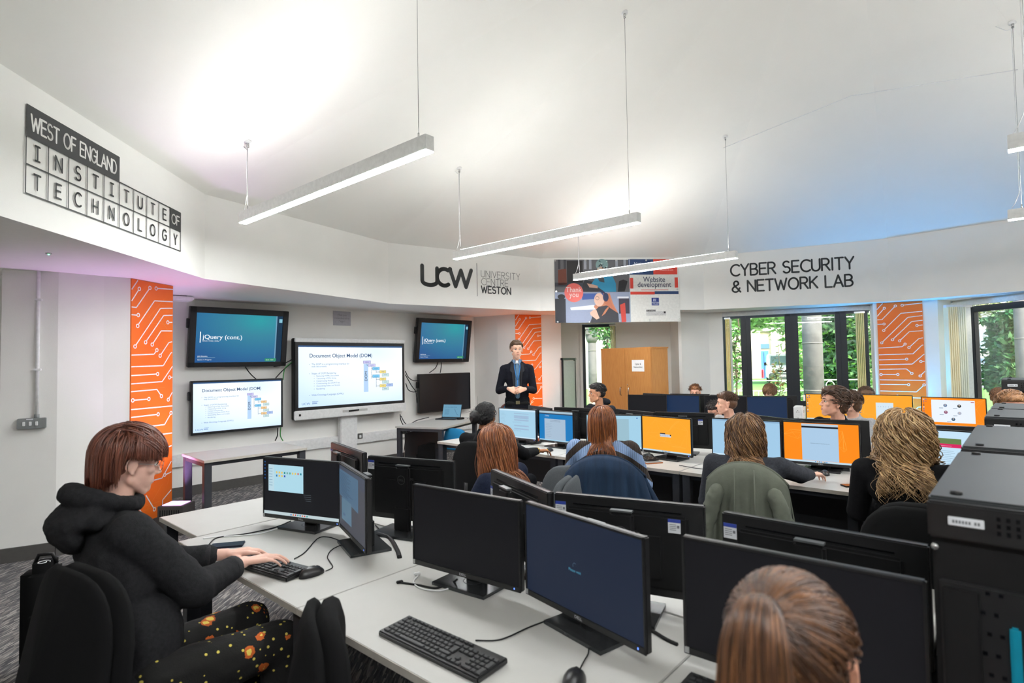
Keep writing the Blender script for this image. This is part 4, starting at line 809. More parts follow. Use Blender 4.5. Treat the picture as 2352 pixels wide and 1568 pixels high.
for i,(x,y) in enumerate(((918,1337),(958,1318))):
    p=D(x,y); t=thing('cable_plug',('black plug end lying before centre blank monitor','white plug end lying before centre blank monitor')[i],'plug',(p.x,p.y,DZ),R(30)); MB().box((0,0,.006),(.026,.012,.01),(BLK,WHT)[i],.002).build('plug_body',t)
cable([D(1470,1440),D(1500,1450),D(1530,1468),D(1556,1480)],'black power lead passing behind the navy screen monitor',r=.006)
cable([D(868,1225),D(895,1235),D(912,1262),D(918,1280)],'thick black cable bundle beside round logo stand',r=.011)
cable([D(862,1205),D(880,1222),D(905,1226),D(920,1214)],'thin black cable looping near round logo stand',r=.003)
cable([D(1800,1062),D(1830,1070),D(1860,1078),D(1890,1072)],'black cable under orange welcome window monitor',r=.004)
cable([D(2040-480,1068),D(1600,1075),D(1630,1078)],'grey stylus-like lead lying left of blank page monitor',FRAME,.003)
for i,(x,y,s_) in enumerate(((1237,1000,.2),(1275,1018,.22),(2010,1000,.2))):
    p=D(x,y,DZ); t=thing('paper_sheet',('white paper between message list and blue form monitors','white paper under the blue form monitor base','white papers between orange and magenta banner monitors')[i],'paper',(p.x,p.y,DZ),R(-40)); MB().box((0,0,.0015),(s_,s_*1.3,.002),flat((240,240,238))).build('sheet',t)
# laptop on small desk
p=atZ(1030,962,DZ); lt=thing('laptop','open laptop with outline slide on small desk below dark television','laptop',(p.x,p.y,DZ),R(-20))
MB().box((0,-.02,.008),(.33,.22,.014),mat('dark_laptop_body',(60,62,66),.4,metal=.4),.004).build('base',lt); MB().box((0,0,.0155),(.28,.11,.002),BLK).build('keys',lt)
Ml=Matrix.Translation((0,.09,.012))@Matrix.Rotation(R(72),4,'X'); MB(Ml).box((0,.11,-.004),(.33,.22,.006),mat('dark_laptop_body',(60,62,66)),.003).build('lid',lt); mb=MB(Ml@Matrix.Translation((-.155,.012,.0005))); mb.rect(0,0,.31,.196,0,em((120,176,206),.75)); mb.text('Document Object Model',.03,.15,.02,em((50,90,130),.6),.0006)
for k in range(6): mb.rect(.03,.12-k*.016,.11,.123-k*.016,.0006,em((70,110,150),.6))
mb.stroke([(.2,.13),(.22,.09),(.24,.05),(.27,.03)],.004,.0006,em((50,90,130),.6)); mb.build('screen',lt)
for i,(x,y,l) in enumerate(((1043,958,'black headset lying behind the open laptop'),(1058,963,'black adapter lying right of the open laptop'))):
    p=atZ(x,y,DZ); t=thing('desk_gadget' if i else 'headset',l,'headset' if not i else 'adapter',(p.x,p.y,DZ),R(20+i*30)); mb=MB()
    if i: mb.box((0,0,.015),(.12,.06,.03),BLK,.008); mb.tube([(.06,0,.012),(.12,.05,.008),(.2,.02,.006)],.004,BLK)
    else:
        mb.tube([(.09*math.cos(R(a)),.09*math.sin(R(a)),.02) for a in range(0,200,15)],.008,BLK); mb.ell((.09,0,.022),(.02,.035,.022),BLK,10); mb.ell((-.085,-.02,.022),(.02,.035,.022),BLK,10)
    mb.build('body',t)
# ================= chairs
def chair(P,yaw,label,fab=FAB,back_h=.98,fab2=None,arms=False,seat=True,tiltb=8,wback=.44,hb=.50,grp=None):
    """yaw = facing angle (deg). origin on floor"""
    t=thing('office_chair',label,'chair',(P[0],P[1],0),R(yaw-90),group=grp); fab2=fab2 or fab
    def pad(w,h,d,top=.8):  # rounded shield outline in x,z
        pts=[]; n=28
        for i in range(n):
            a=2*math.pi*i/n; ca,sa=math.cos(a),math.sin(a); e=.62
            x=abs(ca)**e*(1 if ca>0 else -1)*w/2; z=abs(sa)**e*(1 if sa>0 else -1)*h/2; x*=1-.12*(z/(h/2)); pts.append((x,z))
        return pts
    pts=pad(wback,hb,.06)
    M=Matrix.Translation((0,-.22,back_h-hb/2))@Matrix.Rotation(R(-tiltb),4,'X')
    def shell(mb,pts,d0,d1,bul,m,sc):
        n=len(pts); rings=[(d0,sc*.86),(d0+(d1-d0)*.2,sc*.97),(d0+(d1-d0)*.5,sc),(d0+(d1-d0)*.8,sc*.97),(d1,sc*.86)]
        vs=[];fs=[]
        for y,s_ in rings:
            for x,z in pts: vs.append((x*s_,y+bul*(x/(wback/2))**2*.05,z*s_))
        for k in range(len(rings)-1):
            for i in range(n): fs.append((k*n+i,(k+1)*n+i,(k+1)*n+(i+1)%n,k*n+(i+1)%n))
        c0=len(vs); vs.append((0,d0-.012,0)); vs.append((0,d1+.012,0))
        for i in range(n): fs.append((c0,i,(i+1)%n)); fs.append((c0+1,(len(rings)-1)*n+(i+1)%n,(len(rings)-1)*n+i))
        mb.add(vs,fs,m,True)
    mb=MB(M); shell(mb,pts,-.005,.055,1,fab,1.0); mb.build('backrest',t)
    mb=MB(M); shell(mb,pts,-.045,-.004,1,fab2,.985); mb.build('back_shell',t)
    if seat:
        Ms=Matrix.Translation((0,.02,.47))@Matrix.Rotation(R(-90),4,'X'); mb=MB(Ms); shell(mb,[(x*1.08,z*.92) for x,z in pts],-.045,.035,0,fab,1.0); mb.build('seat',t)
    mb=MB(); mb.tube([(0,-.27,back_h-hb*.6),(0,-.27,.5),(0,-.1,.41)],.022,BLK,8); mb.box((0,-.02,.41),(.2,.26,.04),BLK,.01); mb.build('back_bar',t)
    mb=MB(); mb.tube([(0,0,.40),(0,0,.09)],.026,BLK,10); mb.build('gas_lift',t)
    for k in range(5):
        a=R(72*k+20); x,y=math.cos(a),math.sin(a); g=MB(); g.tube([(0,0,.11),(x*.29,y*.29,.075)],[.028,.018],BLK,8); o=g.build('star_leg',t); c=MB(); c.ell((x*.29,y*.29,.031),(.024,.024,.03),BLK,10); c.build('castor',o)
    if arms:
        for s_ in (-1,1): MB().tube([(s_*.2,0,.43),(s_*.29,0,.46),(s_*.29,.0,.64)],.014,BLK).build('arm_post',t); MB().box((s_*.29,.02,.655),(.06,.25,.03),BLK,.012).build('armrest',t)
    return t
def wpos(X,Y): return (X,Y)
# ================= server racks
RK=mat('rack_top_grey',(50,53,55),.5,metal=.3,bump=.08,bscale=600,scale=4); TEAL=mat('teal_door_trim',(0,132,158),.45)
def rack(c0,w,d,h,label,rot=47.5,extra=False):
    """c0 = front left top corner xy; width along -43, depth along 47"""
    M=Matrix.Translation((c0[0],c0[1],0))@Matrix.Rotation(R(rot-90),4,'Z'); t=thing('server_rack',label,'server rack',mtx=M,group='black network cabinets')
    MB().box((w/2,d/2,h/2-.02),(w-.008,d-.008,h-.09),BLK,.004).build('cabinet_body',t)
    MB().box((w/2,d/2+.002,h-.0125),(w,d-.004,.025),RK,.005).build('top_panel',t)
    mb=MB(); mb.box((w/2,-.006,h-.045),(w,.02,.075),BLK2,.004)
    for i in range(18):
        for j in range(3): mb.box((.115+i*.0145,-.0165,h-.028-j*.014),(.006,.002,.008),SCROFF)
    mb.build('header_grille',t)
    MB().box((.064,-.018,h-.043),(.058,.003,.018),STK,.001).build('label_plate',t)
    mb=MB()
    for i in range(8): mb.box((.044+i*.0052+(.004 if i>5 else 0),-.0199,h-.043),(.0036,.0006,.006),INK)
    mb.build('label_print',t)
    mb=MB(); mb.box((w/2,-.002,h/2-.07),(w-.03,.012,h-.2),BLK2,.003); mb.box((.05,-.012,h/2-.07),(.06,.012,h-.22),BLK,.003)
    for i in range(14):
        for j in range(26):
            if i<2: mb.box((.085+i*.02+(j%2)*.008,-.0095,.12+j*.04),(.007,.002,.007),SCROFF)
    mb.build('door',t)
    MB().box((.132,-.014,h/2-.1),(.017,.012,h-.27),TEAL,.004).build('teal_strip',t)
    mb=MB()
    for k in range(9): mb.box((w*.62,-.0085,h-.25-k*.10),(w*.68,.006,.035),mat('switch_panel',(58,60,62),.4,metal=.4),.003)
    for k in range(9):
        for i in range(10): mb.box((w*.30+i*.036,-.0125,h-.25-k*.10),(.016,.003,.012),SCROFF)
    mb.build('patch_panels',t)
    for x,y in ((.045,.05),(w-.045,.05),(.045,d-.05),(w-.045,d-.05)): MB().tube([(x,y,h-.001),(x,y,h+.006)],.011,BLK,8).build('top_screw',t)
    MB().tube([(.012,-.018,h-.1),(.012,-.026,h-.1)],.007,CHROME,8).build('lock',t); return t
u=V((math.cos(R(47.5)),math.sin(R(47.5)),0)); c=atZ(2129.7,1136.7,1.3)
rack(c,.62,.74,1.30,'nearest black server rack filling the lower right corner')
c=atZ(2207,1024,1.3); rack(c,.62,.74,1.30,'second server rack in the row, directly behind the nearest one')
c=atZ(2260.6,956,1.3); rack(c,.62,.52,1.30,'third server rack with lit label strip and grille')
c=atZ(2275,937.8,1.3); rack(c+u*.02,.62,.46,1.30,'fourth server rack top beyond the labelled third one')
c=atZ(2299.6,871.5,1.4); rack(c,.6,.5,1.4,'farthest taller server rack with bright teal strip by the garden window')
# ================= oak cupboard, whiteboard
A=atZ(1381,801,1.8);B=atZ(1494.7,796.6,1.8); an=math.atan2(B.y-A.y,B.x-A.x); w=(B-A).length
cb=thing('cupboard','tall oak two-door cupboard against back wall with paper sign','cupboard',(A.x,A.y,0),an)
MB().box((w/2,.22,.92),(w,.42,1.74),WOOD,.003).build('carcass',cb); MB().box((w/2,.215,1.79),(w+.02,.45,.025),WOOD,.003).build('top',cb); MB().box((w/2,.23,.03),(w-.04,.38,.06),BLK).build('plinth',cb)
for k in range(2):
    d=MB().box((w/4+k*w/2,-.001,.92),(w/2-.004,.02,1.72),WOOD,.002).build('door',cb)
    x=w/2+(-.09 if k==0 else .09); MB().tube([(x,-.011,1.0),(x,-.04,1.015),(x,-.045,1.07),(x,-.04,1.125),(x,-.011,1.14)],.007,CHROME,8).build('handle',d)
MB().tube([(w/2+.05,-.01,1.18),(w/2+.05,-.016,1.18)],.009,CHROME,8).build('lock',cb)
mb=MB(Matrix.Translation((w*.76,-.0125,1.5))@Matrix.Rotation(R(90),4,'X')); mb.rect(-.13,-.095,.13,.095,0,flat((238,238,238))); mb.text('Cyber &',0,.015,.038,flat((70,70,74)),.001,align='CENTER',bold=.02); mb.text('Networking',0,-.035,.038,flat((70,70,74)),.001,align='CENTER',bold=.02); o=mb.build('paper_sign'); o.matrix_world=cb.matrix_basis@o.matrix_basis; tag(o,'paper sign reading Cyber and Networking taped to oak cupboard door','paper sign')
A=atY(1291,822,10.3);B=atY(1320,822,10.9)
wb=thing('whiteboard','freestanding whiteboard with dark frame seen beside the narrow window','whiteboard',(A.x,A.y,0),math.atan2(B.y-A.y,B.x-A.x)); w=(B-A).length
MB().box((w/2,0,A.z/2+.15),(w-.06,.02,A.z-.4),mat('whiteboard_grey',(196,198,200),.3)).build('panel',wb)
for x in (.015,w-.015): MB().box((x,0,A.z/2),(.03,.035,A.z),WFR,.003).build('post',wb)
MB().box((w/2,0,A.z-.02),(w+.04,.05,.04),WFR,.004).build('top_rail',wb); MB().box((w/2,0,.35),(w,.03,.03),WFR).build('bottom_rail',wb); MB().box((w-.03,-.02,A.z-.02),(.03,.012,.02),STK).build('clip',wb)
# PC towers, bin, socket tower, bag
p=atZ(968,1054,0.0); p=atY(967,1018,8.0)
pc=thing('computer_tower','black computer tower standing under the laptop desk','computer tower',(-1.36,8.35,0),R(48)); MB().box((0,0,.21),(.36,.2,.40),BLK,.006).build('case',pc); MB().box((0,-.102,.21),(.34,.004,.38),SCROFF,.001).build('front_panel',pc)
for k in range(2): MB().box((-.14+k*.28,0,.006),(.04,.16,.012),BLK).build('foot',pc)
pc=thing('computer_tower','black perforated computer tower on floor behind the front row','computer tower',(.30,3.25,0),R(-41)); MB().box((0,0,.24),(.2,.42,.44),BLK,.006).build('case',pc); mb=MB()
for i in range(7):
    for j in range(18): mb.box((-.08+i*.026+(j%2)*.013,-.2112,.06+j*.021),(.009,.002,.009),flat((170,170,170)))
mb.build('perforated_front',pc); MB().box((0,0,.01),(.18,.38,.02),BLK).build('foot',pc)
stt=thing('socket_tower','white extension socket tower standing on the back row desk','socket tower',(*atZ(1836,966,.80).xy,DZ),R(-41)); q=atY(1836,966,6.6)
stt.location=(q.x,q.y,DZ)
MB().box((0,0,.15),(.10,.10,.30),WHT,.012).build('tower_body',stt)
mb=MB()
for s_ in range(4):
    Mr=Matrix.Rotation(R(90*s_),4,'Z')
    for j in range(3):
        for a,b in ((-.012,0),(.012,0),(0,.016)): mb.box((a,-.0505,.06+j*.085+b),(.006,.003,.009),BLK,M=Mr)
mb.build('outlets',stt); MB().box((0,0,.006),(.115,.115,.012),WHT,.004).build('base',stt)
bn=thing('waste_bin','grey bin with clear liner at the far left edge','bin',(-4.69,4.74,0)); mb=MB(); mb.tube([(0,0,.006),(0,0,.6)],[.13,.17],mat('grey_bin',(70,72,70),.5),20); mb.build('bin_body',bn); MB().tube([(0,0,.55),(0,0,.602),(0,0,.63)],[.172,.178,.168],mat('clear_liner',(150,150,146),.2),20,cap=False).build('liner',bn)
bp=thing('backpack','black backpack with white swirl mark behind the red-haired student','bag',(-2.52,3.05,0),R(20)); mb=MB()
mb.box((0,0,.30),(.18,.20,.55),FAB,.05,smooth=True); mb.build('bag_body',bp); MB().box((0,-.09,.22),(.13,.08,.3),FAB,.04,smooth=True).build('front_pocket',bp); MB().tube([(-.05,0,.56),(-.03,0,.61),(.03,0,.61),(.05,0,.56)],.01,BLK).build('top_handle',bp)
mb=MB(); mb.tube([(.03*math.cos(R(a))*(1-a/700),.03*math.sin(R(a))*(1-a/700)-.03,.578) for a in range(0,400,20)],.0028,STK,5); mb.build('swirl_mark',bp)
# ================= OUTSIDE THE WINDOWS
GR=mat('lawn_grass',(120,170,80),.95,c2=(96,150,62),scale=3,bump=.5,bscale=60)
struct(MB().add([(-30,9.0,-.16),(90,9.0,-.16),(90,110,-.16),(-30,110,-.16)],[(0,1,2,3)],GR).build('floor'))
PV=mat('pale_paving',(196,192,184),.9,scale=2)
o=MB().add([(-2,9.2,-.15),(30,4,-.15),(30,9,-.15),(-2,13,-.15)],[(0,1,2,3)],PV).build('floor'); struct(o)
o=MB().add([(24,28,-.145),(90,22,-.145),(90,42,-.145),(27,41,-.145)],[(0,1,2,3)],mat('tarmac_road',(150,152,156),.9)).build('floor'); struct(o)
STN=mat('shaded_weathered_stone',(98,98,96),.85,c2=(78,78,77),scale=5,bump=.6,bscale=30)  # stone colour darkened to stand in for the pergola's shade
def column(px,py,Y,r,label,h=4.2,base=None,cap=True):
    p=atY(px,py,Y); t=thing('stone_column',label,'column',(p.x,p.y,-.15)); mb=MB(); mb.tube([(0,0,0),(0,0,h)],[r,r*.88],STN,24); 
    for z in (1.0,2.05,3.1): mb.tube([(0,0,z),(0,0,z+.012)],[r*1.008,r*1.008],mat('column_joint',(140,138,132),.9),24)
    mb.build('shaft',t)
    if cap: mb=MB(); mb.tube([(0,0,h-.12),(0,0,h),(0,0,h+.14)],[r*.95,r*1.35,r*1.5],STN,24); mb.box((0,0,h+.2),(r*3.2,r*3.2,.14),STN,.02); mb.build('capital',t)
    mb=MB(); mb.tube([(0,0,.0),(0,0,.9)],[r*1.03,r*1.02],mat('pinkish_plinth',(176,150,138),.85),24); mb.build('plinth',t); return p
column(1868,850,12.6,.215,'large grey stone column outside the middle garden door pane')
p=column(1361,850,17.5,.14,'slim stone column with carved capital outside the narrow back window',h=2.42)
o=MB().box((p.x+.6,p.y,2.72),(5.5,.4,.34),STN,.02).box((p.x+.6,p.y+.1,3.0),(5.7,.6,.12),STN,.02).build('stone_beam'); tag(o,'stone pergola beam resting on slim column outside narrow window','stone beam')
column(2349,780,11.5,.14,'pale stone column at right edge beyond the hedge',h=3.1)
LEAF={}
def leafm(c): return mat('leaf_%d_%d_%d'%c,c,.55,var=.35,scale=6,spec=.3)
def foliage(cs,n,size,cols,seed,wood=None,label='',cat='tree',name='tree',trunk=None):
    rr=random.Random(seed); mb=MB(); ms=[leafm(c) for c in cols]
    for i in range(n):
        c,r=cs[i%len(cs)]; d=V((rr.gauss(0,1),rr.gauss(0,1),rr.gauss(0,1))).normalized()*(.55+.5*rr.random()); p=V(c)+V((d.x*r[0],d.y*r[1],d.z*r[2]))
        a=V((rr.gauss(0,1),rr.gauss(0,1),rr.gauss(0,.6))).normalized(); b=a.cross(V((rr.gauss(0,1),rr.gauss(0,1),1))).normalized(); s=size*(.6+.8*rr.random())
        mb.add([tuple(p-a*s),tuple(p+b*s*.38),tuple(p+a*s),tuple(p-b*s*.38)],[(0,1,2,3)],ms[rr.randrange(len(ms))])
    t=thing(name,label,cat,(0,0,0)); 
    f=mb.build('foliage',t)
    if trunk:
        m=MB(); 
        for a,b,r in trunk: 
            q=[V(a).lerp(V(b),k/5)+V((rr.gauss(0,.04),rr.gauss(0,.04),0)) for k in range(6)]; m.tube(q,[r*(1-.1*k) for k in range(6)],mat('bark',(92,78,62),.9,bump=.6,bscale=20),8)
        m.build('trunk',t)
    return t
G1=[(150,176,120),(120,160,96),(96,140,80),(176,196,150)]; G2=[(64,104,62),(48,84,52),(84,124,76),(36,66,44)]; G3=[(110,160,70),(84,140,60),(60,110,50)]
def fp(px,py,Y): return tuple(atY(px,py,Y))
foliage([(fp(1760,640,36),(5,4,3.4)),(fp(1790,705,34),(2.4,3,1.2)),(fp(1700,640,36),(4,4,3.5)),(fp(1850,680,36),(2.0,4,4.5)),(fp(1740,720,35),(1.6,3,.9))],9000,.26,G1,1,label='large pale leafy tree overhanging the buildings beyond the garden doors',trunk=[((19,37,-.15),(18,36,4),.25)])
foliage([(fp(1915,790,18),(.6,1,1.7)),(fp(1935,850,18),(.6,1,1.5)),(fp(1958,760,17.5),(.6,1,2.0)),(fp(1915,720,18),(.8,1,1.2)),(fp(1960,860,17.5),(.5,.8,1.4))],6500,.11,G2+G3[:1],2,label='dark ivy covered tree right of the large stone column',trunk=[((11.0,18,-.15),(10.6,18,4),.14)])
foliage([(fp(1840,860,17),(.35,.4,1.4)),(fp(1838,760,19),(.5,.5,1.6))],1100,.09,G3,22,label='light green climber left of the large stone column',name='climbing_plant',cat='plant',trunk=[((fp(1840,860,17)[0],17,-.15),(fp(1838,760,19)[0],18,3),.05)])
foliage([(fp(1692,740,14),(.35,.4,.7)),(fp(1690,840,14),(.16,.2,.5)),(fp(1697,800,14),(.2,.2,.6))],620,.06,G3+[(90,84,70)],3,label='hanging vine behind the leftmost garden door pane',name='climbing_plant',cat='plant',trunk=[((fp(1690,850,14)[0],14,-.15),(fp(1692,740,14)[0],14,3),.03)])
foliage([(fp(1786,845,13),(.13,.1,.35)),(fp(1792,900,13),(.12,.1,.3)),(fp(1780,870,13),(.12,.1,.3))],260,.045,[(60,84,50),(90,110,60),(120,90,50)],4,label='sparse young twig plant in front of the white van',name='garden_shrub',cat='shrub',trunk=[((fp(1788,900,13)[0],13,-.15),(fp(1790,820,13)[0],13,1.9),.012)])
foliage([(fp(2325,800,13.5),(.42,.8,.7)),(fp(2345,750,13.5),(.5,.8,.5)),(fp(2335,850,13.5),(.5,.8,.5)),(fp(2305,870,13.2),(.3,.5,.4)),(fp(2330,735,13.5),(.45,.8,.2)),(fp(2350,800,13.5),(.5,.7,1.0))],8500,.085,G2+[(40,100,50)],5,label='dense dark green bush outside the right window bay',name='garden_bush',cat='bush',trunk=[((fp(2320,860,13.5)[0],13.5,-.15),(fp(2320,760,13.5)[0],13.5,2),.08)])
foliage([(fp(2210,690,30),(2.4,3,.9)),(fp(2270,680,30),(3,3,1.2)),(fp(2190,755,28),(.5,.7,.3))],2600,.16,[(120,130,90),(96,104,80),(150,150,110)],6,label='thin high branches above the white house outside right bay',trunk=[((22.0,30,-.15),(22.6,30,5),.12)])
foliage([(fp(1395,700,15),(.5,.5,.9)),(fp(1396,780,15),(.16,.2,.8)),(fp(1380,755,15),(.35,.3,.3))],900,.07,G2+G3,7,label='ivy strands beside slim stone column outside narrow window',name='climbing_plant',cat='plant',trunk=[((fp(1394,850,15)[0],15,-.15),(fp(1392,740,15)[0],15,2.7),.05)])
def house(px0,px1,Y,h,c,label,rot=0):
    A=atY(px0,820,Y);B=atY(px1,820,Y*1.0); t=thing('building',label,'building',(A.x,Y,-.15),R(rot)); w=B.x-A.x; MB().box((w/2,2.5,h/2),(w,5,h),mat('render_%d_%d_%d'%c,c,.9,scale=2),.02).build('wall',t); return t,w
t,w=house(1660,1812,47,4.0,(176,167,150),'cream garden building with blue door beyond the lawn'); MB().box((w/2,2.5,4.06),(w+.6,5.6,.28),mat('grey_roof_edge',(150,148,144),.8),.02).build('roof_edge',t)
q=atY(1755,850,47); lx=q.x-t.location.x; d=MB().box((lx,-.03,1.15),(.75,.08,2.3),mat('bright_blue_door',(52,110,180),.5),.01).build('door',t); MB().box((lx,-.08,1.15),(.03,.04,2.1),mat('door_gap_blue',(34,76,130),.5)).build('door_gap',d)
s_=MB(); s_.box((lx,-.05,2.7),(.9,.1,.4),mat('sign_blue',(60,100,160),.5)); s_.build('door_sign',t)
for x in (1733,1783): q=atY(x,850,47); MB().box((q.x-t.location.x,-.12,2.0),(.9,.3,4.0),mat('stone_pier',(222,214,198),.9),.02).build('pier',t)
q=atY(1744,850,46.6); o=thing('post_box','red box standing by the cream garden building','post box',(q.x,46.0,-.15)); MB().box((0,0,.43),(.22,.2,.86),mat('faded_red',(200,70,90),.5),.1).build('body',o)
t,w=house(1808,1860,56,5.6,(206,200,190),'arched stone building far beyond the van')
for k in range(3): mb=MB(); mb.box((.9+k*1.5,-.03,2.6),(.8,.1,2.6),mat('dark_arch',(80,84,88),.6),.3); mb.build('arch',t)
t,w=house(2185,2300,44,4.6,(206,206,204),'white rendered house outside the right window bay')
for x in (2211,2258,2285): q=atY(x,780,44); f=MB().box((q.x-t.location.x,-.04,2.9),(1.5,.1,1.8),WHT,.02).build('window',t); MB().box((q.x-t.location.x,-.1,2.9),(1.25,.04,1.55),mat('pale_pane',(150,176,196),.15)).build('pane',f)
MB().box((w/2,2.5,4.9),(w+.8,6,.6),mat('slate_roof',(120,124,130),.8)).build('roof',t)
t,w=house(1285,1440,34,4.6,(150,150,148),'pale building seen through the narrow back window')
def vehicle(px,py,Y,L,Wd,Hh,label,nm,rot=0,plate=None):
    p=atY(px,py,Y); t=thing(nm,label,'van' if nm=='van' else 'car',(p.x,Y,-.15),R(rot)); WB=mat('white_car_paint',(236,238,240),.25); DG=mat('dark_grey_bumper',(84,88,92),.5); GLS=mat('vehicle_glass',(120,140,150),.08,spec=.8)
    # front faces -y ; width x
    prof=[(0,.35),(0,.95),(.12,1.08),(.55,1.18),(1.35,Hh*.97),(1.9,Hh),(L-.1,Hh*.98),(L,.6),(L,.35)]
    bm=MB(); vs=[];k=len(prof)
    for x,ins in ((-Wd/2,1),(Wd/2,1)):
        for y,z in prof: vs.append((x*(1-.1*max(0,(z-1.1)/(Hh-1.1))),y,z))
    bm.add(vs,[tuple(range(k)),tuple(range(k,2*k))[::-1]]+[(i,k+i,k+(i+1)%k,(i+1)%k) for i in range(k)],WB); bm.build('body',t)
    g=MB(); 
    z0,z1=1.22,Hh*.93; y0=.55+(z0-1.18)/(Hh*.97-1.18)*.8; y1=.55+(z1-1.18)/(Hh*.97-1.18)*.8
    g.add([(-Wd*.44,y0-.03,z0),(Wd*.44,y0-.03,z0),(Wd*.39,y1-.03,z1),(-Wd*.39,y1-.03,z1)],[(0,1,2,3)],GLS); g.build('windscreen',t)
    g=MB(); 
    for s in (-1,1): g.add([(s*(Wd/2+.004),.95,1.2),(s*(Wd/2+.004),L*.8,1.2),(s*(Wd/2*.92+.004),L*.8,Hh*.9),(s*(Wd/2*.92+.004),1.4,Hh*.9)],[(0,1,2,3)],GLS)
    g.build('side_windows',t)
    MB().box((0,-.04,.52),(Wd*1.0,.24,.42),DG,.06).build('bumper',t); MB().box((0,-.01,.86),(Wd*.5,.06,.16),BLK,.02).build('grille',t); 
    lg=MB(); lg.ell((0,-.03,.89),(.09,.02,.045),CHROME,10); lg.build('badge',t)
    for s in (-1,1):
        MB().box((s*Wd*.37,.0,.88),(Wd*.2,.08,.2),mat('headlamp_glass',(220,226,230),.1),.03).build('headlight',t); MB().tube([(s*(Wd/2+.02),.75,1.25),(s*(Wd/2+.16),.72,1.28)],.03,BLK).ell((s*(Wd/2+.17),.72,1.32),(.08,.05,.12),BLK,8).build('wing_mirror',t)
        for y in (.75,L-.8): MB().tube([(s*(Wd/2-.2),y,.33),(s*(Wd/2-.0),y,.33)],.33,BLK,18).build('wheel',t)
    if plate: mb=MB(Matrix.Translation((0,-.17,.56))@Matrix.Rotation(R(90),4,'X')); mb.rect(-.27,-.06,.27,.06,0,flat((240,240,236))); mb.text(plate,0,-.035,.1,flat((30,30,30)),.003,align='CENTER',bold=.02); mb.build('number_plate',t)
    return t
vehicle(1800,850,36.5,4.6,1.75,1.98,'white van parked on the lawn seen through the garden doors','van',-22,'EU63 JWE')
vehicle(2235,850,34,4.2,1.7,1.6,'white car parked before the white house outside right bay','car',-70)
q=atY(2208,850,17.5); o=thing('bollard','dark red bollard on the verge outside the right bay','bollard',(q.x,17.5,-.15)); MB().tube([(0,0,0),(0,0,1.15),(0,0,1.22),(0,0,1.26)],[.06,.058,.04,.01],mat('oxblood_paint',(120,66,66),.5),14).build('post',o); MB().tube([(0,0,0),(0,0,.35)],.075,mat('bollard_base',(96,84,84),.7),14).build('base',o)
# white balustrade
bal=thing('balustrade','white metal balustrade across the lawn outside the garden doors','balustrade',(0,0,-.15)); A=atY(1650,880,15.5);B=atY(1990,880,15.0); L=B.x-A.x; WM=mat('white_painted_metal',(236,240,240),.4); h=1.12
def bb(x): return (A.x+x,15.5-.5*x/L)
mb=MB(); 
for z in (h,h-.28,.12): mb.tube([(*bb(0),z),(*bb(L),z)],.016,WM,6)
mb.build('rails',bal)
n=int(L/.13)
for i in range(n+1):
    x=i*.13
    if i%9==4: g=MB(); c=bb(x); g.tube([(c[0]+.11*math.cos(R(a)),c[1],h-.14+.11*math.sin(R(a))) for a in range(0,361,24)],.01,WM,5); g.build('ring',bal)
    MB().tube([(*bb(x),.12),(*bb(x),h-.28)],.008,WM,5).build('baluster',bal)
# ================= PEOPLE
SKIN={}
def skin(c):
    k='skin_%d_%d_%d'%c
    if k in MC: return MC[k]
    m=mat(k,c,.5,var=.05,scale=25,bump=.12,bscale=400,spec=.35); p=m.node_tree.nodes['Principled BSDF']; p.inputs['Subsurface Weight'].default_value=.12; p.inputs['Subsurface Radius'].default_value=(.012,.005,.003); return m
class Blob:
    def __init__(s): s.bm=bmesh.new()
    def ell(s,c,r,M=None,seg=14):
        T=Matrix.Translation(c)@(M or Matrix.Identity(4))@Matrix.Diagonal((*r,1)); bmesh.ops.create_uvsphere(s.bm,u_segments=seg,v_segments=seg//2+2,radius=1,matrix=T); return s
    def cap(s,a,b,r0,r1,n=12,fl=1):
        a=V(a);b=V(b); d=b-a; L=max(d.length,1e-5); q=d.to_track_quat('Z','Y').to_matrix().to_4x4(); T=Matrix.Translation((a+b)/2)@q
        bmesh.ops.create_cone(s.bm,cap_ends=True,segments=n,radius1=r0,radius2=r1,depth=L,matrix=T)
        s.ell(a,(r0,r0,r0),seg=n); s.ell(b,(r1,r1,r1),seg=n); return s
    def chain(s,pts,rs,n=12):
        for i in range(len(pts)-1): s.cap(pts[i],pts[i+1],rs[i],rs[i+1],n)
        return s
    def mesh(s,name,m,vox,smooth=6,disp=0,dscale=.12,M=None):
        me=bpy.data.meshes.new(name); s.bm.to_mesh(me); s.bm.free(); o=bpy.data.objects.new(name,me); COL.objects.link(o)
        r=o.modifiers.new('r','REMESH'); r.mode='VOXEL'; r.voxel_size=vox; r.use_smooth_shade=True
        q=o.modifiers.new('s','SMOOTH'); q.factor=.5; q.iterations=smooth
        if disp:
            tx=bpy.data.textures.new('folds','CLOUDS'); tx.noise_scale=dscale; tx.noise_depth=2; dm=o.modifiers.new('d','DISPLACE'); dm.texture=tx; dm.strength=disp; dm.texture_coords='LOCAL'; dm.mid_level=.5
        ev=o.evaluated_get(bpy.context.evaluated_depsgraph_get()); out=bpy.data.meshes.new_from_object(ev); bpy.data.objects.remove(o); bpy.data.meshes.remove(me)
        out.name=name; out.materials.clear(); out.materials.append(m); out.polygons.foreach_set('use_smooth',[True]*len(out.polygons)); return out
def ik(S_,T,l1,l2,pole):
    S_=V(S_);T=V(T); d=T-S_; L=min(d.length,(l1+l2)*.995); u=d.normalized(); x=(l1*l1-l2*l2+L*L)/(2*L); y=math.sqrt(max(0,l1*l1-x*x)); p=V(pole)-u*V(pole).dot(u); p.normalize(); return S_+u*x+p*y, S_+u*L
